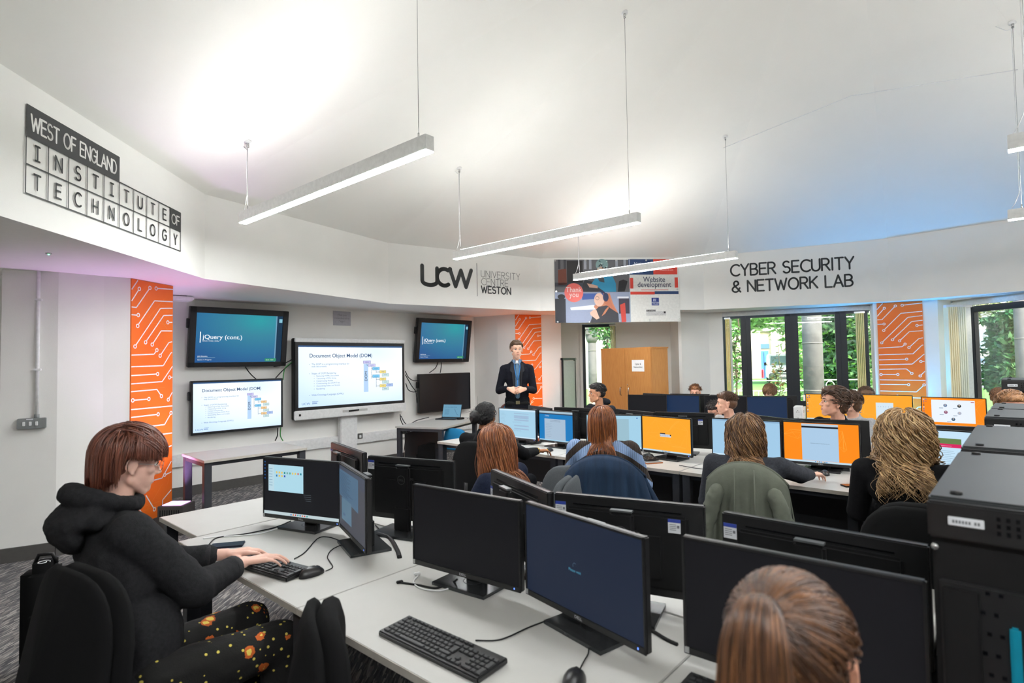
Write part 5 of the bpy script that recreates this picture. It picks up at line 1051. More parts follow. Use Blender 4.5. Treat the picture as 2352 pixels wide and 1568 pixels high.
def hand(B,w,fd,up,side,curl=.5,sc=1.0):
    """w wrist, fd finger direction, up = back of hand normal, side=+1: thumb towards cross(fd,up)"""
    fd=V(fd).normalized(); up=V(up); up=(up-fd*up.dot(fd)).normalized(); x=fd.cross(up)*side; w=V(w); tips=[]
    off=(.030,.0105,-.0095,-.028); plen=(.088,.092,.088,.080); fl=((.040,.025,.019),(.045,.028,.020),(.041,.026,.019),(.032,.019,.017)); rr=(.0088,.009,.0086,.0076)
    for i in range(4):
        k=w+(fd*plen[i]+x*off[i]+up*(.004 if i in(1,2) else 0))*sc; B.cap(w+x*off[i]*.55*sc+fd*.012,k,.0125*sc,.0115*sc,8)
        p=k; a=curl*.5*(1+.12*i); sp=off[i]*2.2
        for j,l in enumerate(fl[i]):
            d=(fd*math.cos(a)-up*math.sin(a)+x*sp).normalized(); q=p+d*l*sc; B.cap(p,q,rr[i]*(1-.08*j)*sc,rr[i]*(1-.08*(j+1))*sc,8); p=q; a+=curl*(.9 if j==0 else .6)
        tips.append(p)
    B.cap(w+fd*.02*sc,w+(fd*.07-up*.004)*sc,.018*sc,.014*sc,8)
    t0=w+(fd*.022+x*.02-up*.004)*sc; t1=t0+(fd*.034+x*.028-up*.010)*sc; t2=t1+(fd*.030+x*.008-up*.008)*sc; t3=t2+(fd*.024-x*.002-up*.004)*sc
    B.cap(t0,t1,.0135*sc,.0115*sc,8); B.cap(t1,t2,.0105*sc,.0095*sc,8); B.cap(t2,t3,.0092*sc,.0078*sc,8)
def headparts(B,M,female=False):
    P=lambda *p: M@V(p); R3=M.to_3x3().to_4x4()
    def E(c,r,rot=None): B.ell(P(*c),r,M=R3@(rot or Matrix.Identity(4)))
    E((0,-.014,.038),(.077,.096,.084)); E((0,.026,-.032),(.060,.064,.080)); E((0,.067,-.098),(.019,.018,.016)); E((0,.045,-.05),(.05,.05,.055)); E((0,.05,.035),(.062,.042,.055))
    for s in (-1,1):
        B.cap(P(s*.050,.004,-.058),P(s*.012,.066,-.1),.020,.015,10); E((s*.038,.060,-.014),(.023,.020,.021)); B.cap(P(s*.014,.085,.024),P(s*.046,.070,.022),.0095,.009,8)
        E((s*.077,-.006,-.006),(.006,.0185,.029),Matrix.Rotation(s*R(-18),4,'Z')); E((s*.080,-.002,-.031),(.006,.009,.010))
        hx=[P(s*(.081+.006*(1-math.cos(R(t_)))/2),-.012+.018*math.cos(R(t_)),-.002+.029*math.sin(R(t_))) for t_ in range(-20,231,25)]; B.chain(hx,[.0042]*len(hx),8); E((s*.010,.099,-.027),(.0085,.010,.007))
    B.cap(P(0,.084,.018),P(0,.105,-.018),.0075,.0088,8); E((0,.108,-.022),(.0095,.010,.009))
    B.cap(P(-.015,.089,-.054),P(.015,.089,-.054),.0055,.0055,8); B.cap(P(-.013,.0875,-.064),P(.013,.0875,-.064),.0062,.0062,8); B.cap(P(0,.08,-.075),P(0,.08,-.09),.012,.014,8)
def faceparts(M,root,irisc,browc,lipc,iris=True):
    R3=M.to_3x3().to_4x4()
    for s in (-1,1):
        mb=MB(M); mb.ell((s*.031,.0785,.006),(.0125,.0085,.0075),mat('eye_white',(222,216,210),.2),12); mb.ell((s*.031,.0845,.006),(.0058,.0035,.0058),mat('iris_%d_%d_%d'%irisc,irisc,.15),10); mb.ell((s*.031,.0868,.006),(.0026,.002,.0026),BLK,8); mb.build('eye',root)
        mb=MB(M); mb.tube([(s*.012,.0975,.0245),(s*.024,.0955,.030),(s*.036,.0885,.031),(s*.047,.079,.0265)],[.0022,.0036,.0033,.0015],mat('brow_%d_%d_%d'%browc,browc,.8),6); mb.build('eyebrow',root)
        mb=MB(M); mb.tube([(s*.0195,.0845,.0065),(s*.026,.0885,.0135),(s*.034,.087,.0135),(s*.0435,.078,.0065)],.0017,mat('lash_line',(60,44,38),.7),5); mb.build('eyelid',root)
    mb=MB(M); mb.tube([(-.0215,.0865,-.0575),(-.011,.0935,-.0545),(0,.0945,-.0555),(.011,.0935,-.0545),(.0215,.0865,-.0575)],[.0012,.0034,.0028,.0034,.0012],mat('lips_%d_%d_%d'%lipc,lipc,.45),6); mb.tube([(-.019,.0865,-.0595),(-.008,.0925,-.0635),(.008,.0925,-.0635),(.019,.0865,-.0595)],[.0012,.0042,.0042,.0012],mat('lips_%d_%d_%d'%lipc,lipc,.45),6); mb.build('lips',root)
def strands(M,root,hm,n,style,seed=1,length=.06,zend=None,r=.004,wave=0,wfreq=18,comb=(0,-1,0),body=(),off=.006,target=None,cover=None,tail=None,jit=.25,name='hair',segl=.018,frizz=0,partx=0,fringe=None,extra=None,drop=1.0,lenf=None,stop=None):
    """scalp ellipsoid strands laid out in head space, gravity given in head space"""
    rr=random.Random(seed); c=V((0,-.014,.038)); rad=V((.083,.102,.089)); Mi=M.to_3x3().inverted(); g=(Mi@V((0,0,-1))).normalized(); mb=MB(M); hms=hm if isinstance(hm,(list,tuple)) else [hm]
    cnt=0; tries=0
    bodyl=[(M.inverted()@V(b),rb) for b,rb in body]
    while cnt<n and tries<n*20:
        tries+=1; d=V((rr.gauss(0,1),rr.gauss(0,1),rr.gauss(0,1))).normalized()
        if cover:
            if not cover(d): continue
        else:
            if d.z<-.25 or (d.y>.35 and d.z<.62-.0*d.y) or (abs(d.x)>.55 and d.y>.1 and d.z<.25): continue
        cnt+=1; o=off*(.35+1.1*rr.random()); p=c+V((d.x*(rad.x+o-.006),d.y*(rad.y+o-.006),d.z*(rad.z+o-.006)))
        n0=V((d.x/rad.x,d.y/rad.y,d.z/rad.z)).normalized(); L=(lenf(d) if lenf else length)*(.75+.5*rr.random()); ze=None if zend is None else zend+rr.gauss(0,.03)
        if style=='target': dr=(V(target)-p)
        elif style=='long':
            sx_=1 if (p.x-partx)>0 else -1
            dr=V((sx_*(1.0 if abs(p.x)<.05 else .3),-.35 if p.y>0 else -.2,-.3 if abs(p.x)<.03 else -1)) if p.y>-.05 else V((sx_*.25,-.4,-1))
        else: dr=V(comb)
        dr=dr+V((rr.gauss(0,jit),rr.gauss(0,jit),rr.gauss(0,jit))); v=dr-n0*dr.dot(n0); v=v.normalized() if v.length>1e-5 else V((0,-1,0))
        pts=[p.copy()]; ph=rr.random()*6.28; tot=0; k=0; A=V((rr.gauss(0,1),rr.gauss(0,1),0)).normalized()
        while tot<L and k<60:
            k+=1; tot+=segl
            if style=='target':
                dd=V(target)-p; 
                if dd.length<.02: break
                v=(v*.5+dd.normalized()*.6).normalized()
            else: v=(v*.72+g*(.30 if style=='long' else .03)*drop+V((rr.gauss(0,1),rr.gauss(0,1),rr.gauss(0,1)))*frizz).normalized()
            p=p+v*segl; e=p-c; q=math.sqrt((e.x/(rad.x+o))**2+(e.y/(rad.y+o))**2+(e.z/(rad.z+o))**2)
            if q<1 or (style!='long' and q<1.25 and style!='spike'):
                p=c+e/q; nn=V((e.x/rad.x**2,e.y/rad.y**2,e.z/rad.z**2)).normalized(); v=(v-nn*v.dot(nn)).normalized()
            if style in('long',) :
                if p.y>.035 and p.z<.03 and abs(p.x)<.078: p.x=.08*(1 if p.x>0 else -1)
                if p.z<-.03 and not(p.y>.05):   # neck + jaw
                    e2=V((p.x,p.y+.01,0)); 
                    if e2.length<.066+o: p.x=e2.normalized().x*(.066+o); p.y=e2.normalized().y*(.066+o)-.01
            for bc,rb in bodyl:
                e3=p-bc
                if e3.length<rb+o*.8: p=bc+e3.normalized()*(rb+o*.8)
            if ze is not None and (M@p).z<ze: break
            if stop and stop(p): break
            ww=wave*min(1,tot/.12); pts.append(p+(V((math.cos(ph+tot*wfreq),math.sin(ph+tot*wfreq),0))*ww))
        if style=='target' and tail is None and len(pts)>2: pass
        if len(pts)<3: continue
        m=len(pts); R_=r*(.7+.6*rr.random()); mb.tube(pts,[R_*(.55 if i==0 else 1)*(1-.75*(i/(m-1))**2.5) for i in range(m)],hms[rr.randrange(len(hms))],5,True)
    return mb
class Person: pass
def person(label,P,yaw,skc,hs=1.0,lean=6,hyaw=0,hpitch=0,hroll=0,top=None,trs=None,vox=.007,hands=None,lean_side=0,stand=False,sleeve=1.0,face=None,headz=None,fold=.006,shoulder=.19,seatz=.50,head=None,hoodie=False,legs=True,hcurl=.5,hsc=.97,bulk=1.0,knees=None,sh_drop=0,neckl=.0):
    root=thing('person',label,'person',(P[0],P[1],0),R(yaw-90)); inv=root.matrix_basis.inverted(); s=hs; q=Person(); q.root=root
    pz=seatz if not stand else .98*s
    ln=R(lean); base=V((0,0,pz)); up=V((R(lean_side),math.sin(ln),math.cos(ln))).normalized(); fwd=V((0,math.cos(ln),-math.sin(ln)))
    T=lambda a,b=0,x=0: base+up*a*s+fwd*b*s+V((x*s,0,0))
    if head is not None: hc=inv@V(head)
    else: hc=T(.70,.03)
    nb=T(.50,-.005); 
    HM=Matrix.Translation(hc)@Matrix.Rotation(R(hyaw),4,'Z')@Matrix.Rotation(R(hpitch),4,'X')@Matrix.Rotation(R(hroll),4,'Y')@Matrix.Scale(hsc,4)
    # torso follows head if head given
    if head is not None:
        nb=hc+V((0,-.045,-(neckl or .138))); up=(nb-base).normalized(); L=(nb-base).length; fwd=V((0,1,0))-up*up.y; fwd.normalize(); T=lambda a,b=0,x=0: base+up*(a/.50*L)+fwd*b+V((x,0,0))
    q.T=T;q.HM=HM;q.hc=hc;q.nb=nb;q.inv=inv
    sh=[T(.445-sh_drop,-.01,s_*shoulder) for s_ in (-1,1)]
    # targets
    arms=[]
    for i,s_ in enumerate((-1,1)):
        h=hands[i] if hands and hands[i] else None
        if h is None: w=T(.06,.0,s_*.16)+V((0,.34,.16 if not stand else -.1)); fd=V((-.15*s_,1,-.1)); upv=V((0,0,1)); det=False
        else:
            w=inv@V(h[0]); fd=inv.to_3x3()@V(h[1]); upv=inv.to_3x3()@V(h[2]) if len(h)>2 else V((0,0,1)); det=True
        pole=h[3] if h and len(h)>3 else (s_*.55,-.35,-1)
        el,w=ik(sh[i],w,.285*s,.265*s,pole); arms.append((sh[i],el,w,fd,upv,det))
    sk=skin(skc)
    B=Blob(); headparts(B,HM)
    B.cap(HM@V((0,-.02,-.06)),nb+V((0,0,-.01)),.050,.056); B.cap(nb,T(.40,-.01),.06,.09)
    B.ell(T(.30),(.125,.085,.17)); B.ell(T(.06),(.13,.09,.12)); B.cap(sh[0],sh[1],.038,.038)
    for (a,e,w,fd,u,det),s_ in zip(arms,(-1,1)):
        B.cap(a,e,.040,.035); B.cap(e,w,.036,.024); hand(B,w,fd,u,-s_ ,hcurl)
    hipz=pz+.02
    if stand:
        lg=[[(s_*.09,0,pz),(s_*.10,.02,pz*.52),(s_*.11,-.01,.09)] for s_ in (-1,1)]
    else:
        kn=knees or ((-.13,.44),(.13,.44)); lg=[[(s_*.09,.02,hipz),(k[0],k[1],hipz+.0),(k[0],k[1]-.02,.10)] for s_,k in zip((-1,1),kn)]
    for l in lg: B.cap(l[0],l[1],.06,.045); B.cap(l[1],l[2],.042,.03)
    q.body=obj('body',B.mesh('body',sk,vox,7),root)
    if top:
        B=Blob(); b=bulk
        B.ell(T(.31,.0),(.152*b,.112*b,.19)); B.ell(T(.12,.01),(.150*b,.118*b,.17)); B.ell(T(.02,.01),(.165*b,.13*b,.10)); B.cap(T(.42,-.01,-shoulder+.03),T(.42,-.01,shoulder-.03),.062*b,.062*b); B.cap(sh[0],sh[1],.054*b,.054*b); B.cap(T(.36,-.02,-.1),T(.36,-.02,.1),.10,.10); B.cap(T(.50,-.012),T(.42,-.01),.058,.10)
        for (a,e,w,fd,u,det),s_ in zip(arms,(-1,1)):
            we=e.lerp(w,sleeve*.93); B.cap(a,e,.061*b,.052*b); B.cap(e,we,.053*b,.037*b)
            B.ell(e,(.056*b,)*3)
            if sleeve<.99: pass
        q.top=obj('jumper' if not hoodie else 'hoodie',B.mesh('top',top,max(vox,.0075),8,fold,.07),root)
    if trs and legs:
        B=Blob(); B.ell(base+V((0,0,.0)),(.165,.135,.10))
        for l in lg: B.cap(l[0],l[1],.088,.068); B.cap(l[1],l[2],.064,.052)
        obj('trousers',B.mesh('trousers',trs,.011,6,.012,.09),root)
        for l in lg:
            B=Blob(); f=V(l[2]); B.cap((f.x,f.y-.04,.045),(f.x,f.y+.14,.038),.042,.036); B.cap((f.x,f.y-.03,.09),(f.x,f.y-.03,.06),.045,.045); obj('shoe',B.mesh('shoe',BLK2,.010,4),root)
    if face: faceparts(HM,root,*face)
    q.arms=arms; q.lg=lg; q.zoff=0; return q
def cap_hair(q,hm,parts,vox=.006,disp=.01,ds=.03,name='hair',smooth=4):
    B=Blob(); R3=q.HM.to_3x3().to_4x4(); S3=q.HM
    for c,r in parts: B.ell(S3@V(c),r,M=R3)
    me=B.mesh(name,hm,vox,smooth,disp,ds); return me
def joinmesh(root,name,me,mb):
    """one hair mesh from blob cap + strands"""
    vs=[tuple(v.co) for v in me.vertices]; fs=[tuple(p.vertices) for p in me.polygons]; m=me.materials[0]; mb.M=Matrix.Identity(4); mb.add(vs,fs,m,True); o=mb.build(name,root); bpy.data.meshes.remove(me); return o
CAPB=[((0,-.026,.047),(.081,.098,.085)),((0,-.055,.01),(.078,.070,.085)),((0,.02,.075),(.068,.068,.052))]
# cloth materials
def knit(name,c,**k): return mat(name,c,.95,var=.18,scale=90,bump=.5,bscale=350,spec=.15,**k)
BLKK=knit('charcoal_jersey',(40,40,42)); NAVK=knit('navy_knit',(30,36,54)); BLKC=knit('black_cotton',(22,22,24)); DGK=knit('dark_grey_wool',(58,60,66)); GREYK=knit('grey_marl',(160,160,162)); SAGE=knit('pale_sage_hoodie',(188,204,194)); DEN=knit('black_denim',(26,27,32)); JK=knit('dark_hoodie',(36,38,44))
# ---- standing presenter
SKL_=(226,176,150)
mx,my=atY(1187,831,7.8).xy
hd=atY(1188,803,7.8)
TX=lambda px,py,Y=7.8: atY(px,py,Y)
wl=TX(1170,889,7.60); wr=TX(1200,889,7.60)
suit=knit('dark_navy_suit',(27,28,36))
q=person('standing presenter in dark blazer, blue shirt and lanyard, hands clasped',(mx,my+.02),272,(228,180,156),1.08,2,hyaw=8,hpitch=-3,top=None,trs=DEN,vox=.005,stand=True,head=(mx,my,hd.z),hands=[(TX(1206,893,7.57),(-1,.0,-.25),(0,-1,.3),(-.38,-.35,-1)),(TX(1168,892,7.60),(1,-.02,-.45),(0,-1,.3),(.38,-.35,-1))],shoulder=.182,face=((110,120,120),(112,76,50),(196,130,118)),hcurl=.75,hsc=1.02,sh_drop=.035,neckl=.165)
r=q.root; T=q.T
B=Blob(); B.ell(T(.31,-.01),(.175,.118,.20)); B.ell(T(.10,-.01),(.168,.122,.20)); B.ell(T(-.06,-.01),(.185,.128,.14)); B.cap(T(.415,-.01,-.15),T(.415,-.01,.15),.062,.062); B.cap(T(.37,-.02,-.08),T(.37,-.02,.08),.105,.105); B.cap(T(.40,-.01,-.13),T(.475,-.02,-.04),.06,.05); B.cap(T(.40,-.01,.13),T(.475,-.02,.04),.06,.05)
for a,e,w,fd,u,d in q.arms: B.cap(a,e,.058,.053); B.cap(e,e.lerp(w,.86),.053,.043)
obj('blazer',B.mesh('blazer',suit,.008,8,.008,.09),r)
B=Blob(); pts=[T(.45,.06),T(.40,.098),T(.30,.112),T(.15,.113),T(.06,.118)]
for i in range(4): B.cap(pts[i],pts[i+1],.036 if i==0 else .034,.034)
B.cap(q.nb+V((-.03,.02,.03)),q.nb+V((-.055,.0,.015)),.014,.02); B.cap(q.nb+V((.03,.02,.03)),q.nb+V((.055,.0,.015)),.014,.02)
sm=Matrix.Identity(4); obj('shirt',B.mesh('shirt',knit('slate_blue_shirt',(88,116,140)),.006,6,.006,.05),r)
for s_ in (-1,1):
    mb=MB(); p=[T(.50,.05,s_*.045),T(.47,.075,s_*.085),T(.38,.118,s_*.10),T(.36,.128,s_*.075),T(.02,.142,s_*.042),T(.36,.128,s_*.035)]; mb.add([tuple(x) for x in p]+[tuple(x+V((0,.012,0))) for x in p],[(6,7,8,9,10,11)[::s_],(0,1,2,3,4,5)[::-s_]]+[(i,(i+1)%6,6+(i+1)%6,6+i)[::-s_] for i in range(6)],mat('lapel_navy',(24,25,32),.8)); mb.build('lapel',r)
    mb=MB(); p=[T(.53,.045,s_*.035),T(.50,.085,s_*.06),T(.455,.115,s_*.036),T(.50,.10,s_*.018)]; mb.add([tuple(x) for x in p]+[tuple(x+V((0,.008,.004))) for x in p],[(4,5,6,7),(3,2,1,0)]+[(i,(i+1)%4,4+(i+1)%4,4+i) for i in range(4)],mat('collar_blue',(96,126,156),.8)); mb.build('collar',r)
    MB().tube([T(.50,.07,s_*.04),T(.42,.135,s_*.038),T(.33,.158,s_*.022),T(.26,.166,0)],.0055,mat('blue_lanyard',(44,120,190),.6),6).build('lanyard',r)
MB().tube([T(.265,.165,0),T(.17,.166,0)],.006,mat('blue_lanyard',(44,120,190)),6).build('lanyard',r)
Mb=Matrix.Translation(T(.125,.185,.01)); MB(Mb).box((0,0,0),(.075,.004,.05),flat((236,238,242)),.001).build('badge',r)
B=Blob(); B.ell(T(.485,.068,0),(.03,.016,.032)); obj('tee_neckline',B.mesh('tee',flat((238,238,236)),.004,3),r)
MB().box(tuple(T(-.02,.0)),(.32,.27,.04),BLK,.015).build('belt',r); mb=MB(); mb.box(tuple(T(-.02,.137)),(.055,.006,.045),mat('belt_buckle',(150,140,110),.3,metal=1),.002); mb.build('buckle',r)
HB=[hairmat('light_brown_hair',(120,88,60),(86,62,42)),hairmat('light_brown_hair_dark',(92,66,44),(70,50,34))]
SST=lambda p:(p.y>.045 and p.z<.066) or (p.y>-.035 and p.z<.002)
shortc=lambda d: d.z>-.15 and not(d.y>.25 and d.z<.55) and not(abs(d.x)>.5 and d.y>.15 and d.z<.35) and not(d.y>-.1 and d.z<0)
me=cap_hair(q,HB[1],[((0,-.022,.052),(.080,.097,.083)),((0,-.05,.02),(.077,.068,.07)),((0,.03,.085),(.066,.066,.040))]); mb=strands(q.HM,r,HB,700,'short',3,.045,comb=(.35,.7,-.1),r=.0024,off=.008,cover=shortc,segl=.012,stop=SST); joinmesh(r,'hair',me,mb)
# ---- red-haired student at the front
hd=V((-1.44,2.12,1.245))
kl=atZ(540,1278,.79); 
RH=[hairmat('auburn_hair',(112,62,46),(78,42,32),.36),hairmat('auburn_hair_light',(136,80,60),(98,56,42),.33)]
FT=V((math.cos(R(40)),math.sin(R(40)),0))
wR=atZ(560,1290,.805); wL=atZ(520,1272,.79)
q=person('student with short red hair in charcoal hoodie typing at front left',(-1.28,1.93),50,(232,186,168),1.04,12,hyaw=-4,hpitch=-14,top=BLKK,trs=None,vox=.0042,head=hd,hands=[(wL,(.93,.30,.05),(0,0,1),(-.6,-.2,-1)),(wR,(.88,.48,.02),(0,0,1),(.9,-.5,-.8))],hoodie=True,sleeve=.80,face=((110,100,90),(120,66,44),(200,120,112)),hcurl=.42,bulk=1.24,neckl=.15,shoulder=.19,seatz=.53,fold=.012)
r=q.root; T=q.T
# trousers with printed suns and moons
def printed():
    m=mat('black_celestial_print',(14,13,12),.9,bump=.4); n=m.node_tree.nodes; l=m.node_tree.links; p=n['Principled BSDF']
    tc=[x for x in n if x.type=='TEX_COORD'][0]; vo=n.new('ShaderNodeTexVoronoi'); vo.inputs['Scale'].default_value=15; vo.inputs['Randomness'].default_value=.8; l.new(tc.outputs['Object'],vo.inputs[0])
    nz=n.new('ShaderNodeTexNoise'); nz.inputs['Scale'].default_value=60; l.new(tc.outputs['Object'],nz.inputs[0]); ad=n.new('ShaderNodeMath'); ad.operation='MULTIPLY_ADD'; ad.inputs[1].default_value=.35; l.new(nz.outputs[0],ad.inputs[0]); l.new(vo.outputs['Distance'],ad.inputs[2])
    rp=n.new('ShaderNodeValToRGB'); rp.color_ramp.interpolation='CONSTANT'; e=rp.color_ramp.elements; e[0].position=0; e[0].color=lin((232,206,96)); e[1].position=.50; e[1].color=lin((14,13,12)); x=e.new(.36); x.color=lin((196,96,34)); l.new(ad.outputs[0],rp.inputs[0])
    v2=n.new('ShaderNodeTexVoronoi'); v2.inputs['Scale'].default_value=34; l.new(tc.outputs['Object'],v2.inputs[0]); lt=n.new('ShaderNodeMath'); lt.operation='LESS_THAN'; lt.inputs[1].default_value=.17; l.new(v2.outputs['Distance'],lt.inputs[0])
    sp=n.new('ShaderNodeSeparateColor'); l.new(vo.outputs['Color'],sp.inputs[0]); gt=n.new('ShaderNodeMath'); gt.operation='GREATER_THAN'; gt.inputs[1].default_value=.62; l.new(sp.outputs[0],gt.inputs[0])
    m1=n.new('ShaderNodeMixRGB'); m1.inputs[1].default_value=lin((14,13,12)); l.new(gt.outputs[0],m1.inputs[0]); l.new(rp.outputs[0],m1.inputs[2])
    m2=n.new('ShaderNodeMixRGB'); m2.inputs[2].default_value=lin((214,196,90)); l.new(lt.outputs[0],m2.inputs[0]); l.new(m1.outputs[0],m2.inputs[1]); l.new(m2.outputs[0],p.inputs['Base Color']); return m
B=Blob(); B.ell((0,0,.52),(.18,.145,.11))
for l in q.lg: B.cap(l[0],l[1],.10,.078); B.cap(l[1],l[2],.074,.06)
obj('printed_trousers',B.mesh('trousers',printed(),.009,6,.014,.08),r)
for l in q.lg:
    f=V(l[2]); B=Blob(); B.cap((f.x,f.y-.03,.17),(f.x,f.y-.02,.10),.046,.042); obj('sock',B.mesh('sock',GREYK,.007,4,.004,.03),r)
    B=Blob(); B.cap((f.x,f.y-.045,.05),(f.x,f.y+.14,.042),.046,.040); B.cap((f.x,f.y-.03,.10),(f.x,f.y+.05,.07),.045,.04); o=obj('shoe',B.mesh('shoe',mat('grey_blue_trainer',(78,96,110),.6,c2=(170,176,180),scale=30),.007,4),r); MB().box((f.x,f.y+.045,.012),(.088,.27,.024),WHT,.012).build('sole',o)
# hood, cuffs, hem
B=Blob(); n=22; H=q.nb+V((0,-.02,.035))
ring=[H+V((.108*math.cos(a),.098*math.sin(a)-.012,-.030*math.sin(a))) for a in [2*math.pi*i/n for i in range(n)]]
for i in range(n): B.cap(ring[i],ring[(i+1)%n],.027+.014*max(0,-math.sin(2*math.pi*i/n)),.027+.014*max(0,-math.sin(2*math.pi*(i+1)/n)))
B.ell(H+V((0,-.095,-.045)),(.15,.10,.05),M=Matrix.Rotation(R(30),4,'X')); B.ell(H+V((0,-.130,-.10)),(.13,.045,.075),M=Matrix.Rotation(R(25),4,'X')); B.ell(H+V((0,-.05,-.06)),(.15,.09,.05)); obj('hood',B.mesh('hood',BLKK,.006,5,.014,.045),r)
for (a,e,w,fd,u,d),s_ in zip(q.arms,(-1,1)):
    k=e.lerp(w,.78);k2=e.lerp(w,.66); MB().tube([k2,k2.lerp(k,.1),k.lerp(k2,.1),k],[.046,.0475,.0465,.044],mat('ribbed_cuff',(38,38,40),.95,bump=.5),18,cap=True).build('cuff',q.root)
me=cap_hair(q,RH[0],[((0,-.024,.052),(.085,.102,.090)),((0,-.062,.01),(.082,.070,.085)),((0,-.066,-.045),(.064,.050,.06)),((0,.03,.08),(.072,.068,.045)),((0,.058,.082),(.060,.034,.030))],.005,.008)
bd=[(T(.42,-.02,-.12),.075),(T(.42,-.02,.12),.075),(T(.42,-.03,0),.10)]
fr=lambda d: (d.z>-.1 and not(d.y>.5 and d.z<.6) and not(d.y>.12 and d.z<.38)) 
stp=lambda p:(p.y>-.04 and p.z<.018) or p.z<-.095+.02*math.sin(p.x*90)
mb=strands(q.HM,r,RH,1500,'long',11,.24,r=.0023,off=.020,cover=lambda d:d.z>-.25 and not(d.y>.3 and d.z<.55) and not(d.y>-.1 and d.z<.12),segl=.011,jit=.22,drop=.7,partx=.03,stop=stp)
m2=strands(q.HM,r,RH,650,'short',12,.15,comb=(.3,1,-.1),r=.0022,off=.022,cover=lambda d:d.z>.45 and d.y>-.45,segl=.011,jit=.12,stop=lambda p:p.y>.03 and p.z<.036); b0=len(mb.v); mb.v+=m2.v; mb.f+=[tuple(i+b0 for i in f) for f in m2.f]; mm=[mb.mi(x) for x in m2.mats]; mb.m+=[mm[i] for i in m2.m]; mb.sm+=m2.sm
joinmesh(r,'hair',me,mb)
g=MB(q.HM); 
for s_ in (-1,1): g.tube([(s_*.032+.023*math.cos(R(a)),.100,.003+.020*math.sin(R(a))) for a in range(0,361,20)],.0013,CHROME,5); g.tube([(s_*.056,.099,.008),(s_*.082,.0,.006)],.0012,CHROME,5)
g.tube([(-.009,.1005,.008),(.009,.1005,.008)],.0012,CHROME,5); g.build('glasses',r)
chair((-1.23,1.84),60,'large black office chair of the red-haired student',back_h=1.02,wback=.50,hb=.60,tiltb=12)
# ---- ponytail head at the bottom
hd=V((.40,.84,1.155))
q=person('person with brown ponytail seen from behind at bottom right',(.36,.66),62,(214,158,132),1.0,6,hpitch=-6,top=NAVK,trs=DEN,vox=.006,head=hd)
r=q.root; T=q.T; BH=[hairmat('warm_brown_hair',(96,64,42),(62,40,26),.36),hairmat('warm_brown_hair_b',(74,48,32),(48,31,21),.36),hairmat('golden_brown_hair',(120,80,50),(80,52,32),.33)]
me=cap_hair(q,BH[1],[((0,-.02,.046),(.079,.097,.084)),((0,-.048,.012),(.075,.065,.075))],.004,.005)
tg=(-.030,-.104,.092)
mb=strands(q.HM,r,BH,2000,'target',5,.3,target=tg,r=.0014,off=.007,cover=lambda d: not(d.y>.45 and d.z<.6) and d.z>-.70 and not(abs(d.x)>.35 and d.z<.0 and d.y>-.42),segl=.010,jit=.22)
rr=random.Random(8)
for i in range(1000):
    a=rr.random()*6.28; o=.024*math.sqrt(rr.random()); p=V((tg[0]+o*math.cos(a),tg[1]-.004-rr.random()*.006,tg[2]+o*math.sin(a))); L=.24+.1*rr.random(); v=V((o*math.cos(a)*9-.08,-.75,.25+o*math.sin(a)*8)); pts=[]; tot=0
    while tot<L: pts.append(p.copy()); p=p+v.normalized()*.013; tot+=.013; v=v.normalized()*.80+V((0,.02,-.36))+V((rr.gauss(0,.03),0,0)); 
    m=len(pts); mb.tube(pts,[.0017*(1-.7*(k/(m-1))**2) for k in range(m)],BH[rr.randrange(3)],5,True,M=None)
joinmesh(r,'hair',me,mb); MB(q.HM).tube([(tg[0]+.024*math.cos(R(a)),tg[1]-.006,tg[2]+.024*math.sin(R(a))) for a in range(0,361,30)],.005,BLK,6).build('hair_tie',r)
chair((.22,.42),62,'dark office chair under the brown ponytailed person',back_h=.92)
# ---- long red hair, seated behind the front row
def longhair(q,hms,n,zend,wave,wf,seed=1,length=.6,r_=.0029,bodyr=1.0,extra=(),off=.013,frizz=0,drop=1.0):
    T=q.T; bd=[(T(.40,-.01,-.13),.095),(T(.40,-.01,.13),.095),(T(.36,-.03,0),.13),(T(.20,-.02,0),.15)]
    me=cap_hair(q,hms[0],[((0,-.026,.05),(.085,.102,.088)),((0,-.06,0),(.082,.066,.09)),((0,-.068,-.07),(.074,.050,.09)),((0,.02,.078),(.070,.068,.050))]+list(extra),.006,.008)
    mb=strands(q.HM,q.root,hms,n,'long',seed,length,zend=zend,r=r_,wave=wave,wfreq=wf,body=bd,off=off,segl=.016,jit=.2,frizz=frizz,cover=lambda d:not(d.y>.35 and d.z<.62) and d.z>-.35 and not(abs(d.x)>.5 and d.y>.2 and d.z<.3),drop=drop)
    return joinmesh(q.root,'hair',me,mb)
GH=[hairmat('copper_hair',(164,98,58),(116,66,38),.36),hairmat('copper_hair_b',(138,80,48),(98,56,34),.36),hairmat('copper_hair_c',(188,122,78),(142,86,52),.34)]
hd=atY(1136,1022,3.42)
q=person('person with long copper hair and glasses turned left in navy jumper',(hd.x+.06,hd.y+.0),150,(228,184,164),.96,4,hsc=.92,hyaw=2,top=NAVK,trs=DEN,vox=.0065,head=hd,face=((110,100,90),(150,90,60),(200,120,112)))
longhair(q,GH,1150,.76,.014,20,seed=21,length=.52,off=.016)
g=MB(q.HM); 
for s_ in (-1,1): g.tube([(s_*.032+.022*math.cos(R(a)),.100,.003+.019*math.sin(R(a))) for a in range(0,361,24)],.0016,CHROME,5); g.tube([(s_*.056,.099,.008),(s_*.082,.0,.006)],.0014,CHROME,5)
g.build('glasses',q.root)
chair((hd.x+.26,hd.y-.06),160,'black office chair back beside the long copper hair',fab=FABG,back_h=.93,wback=.40,hb=.40)
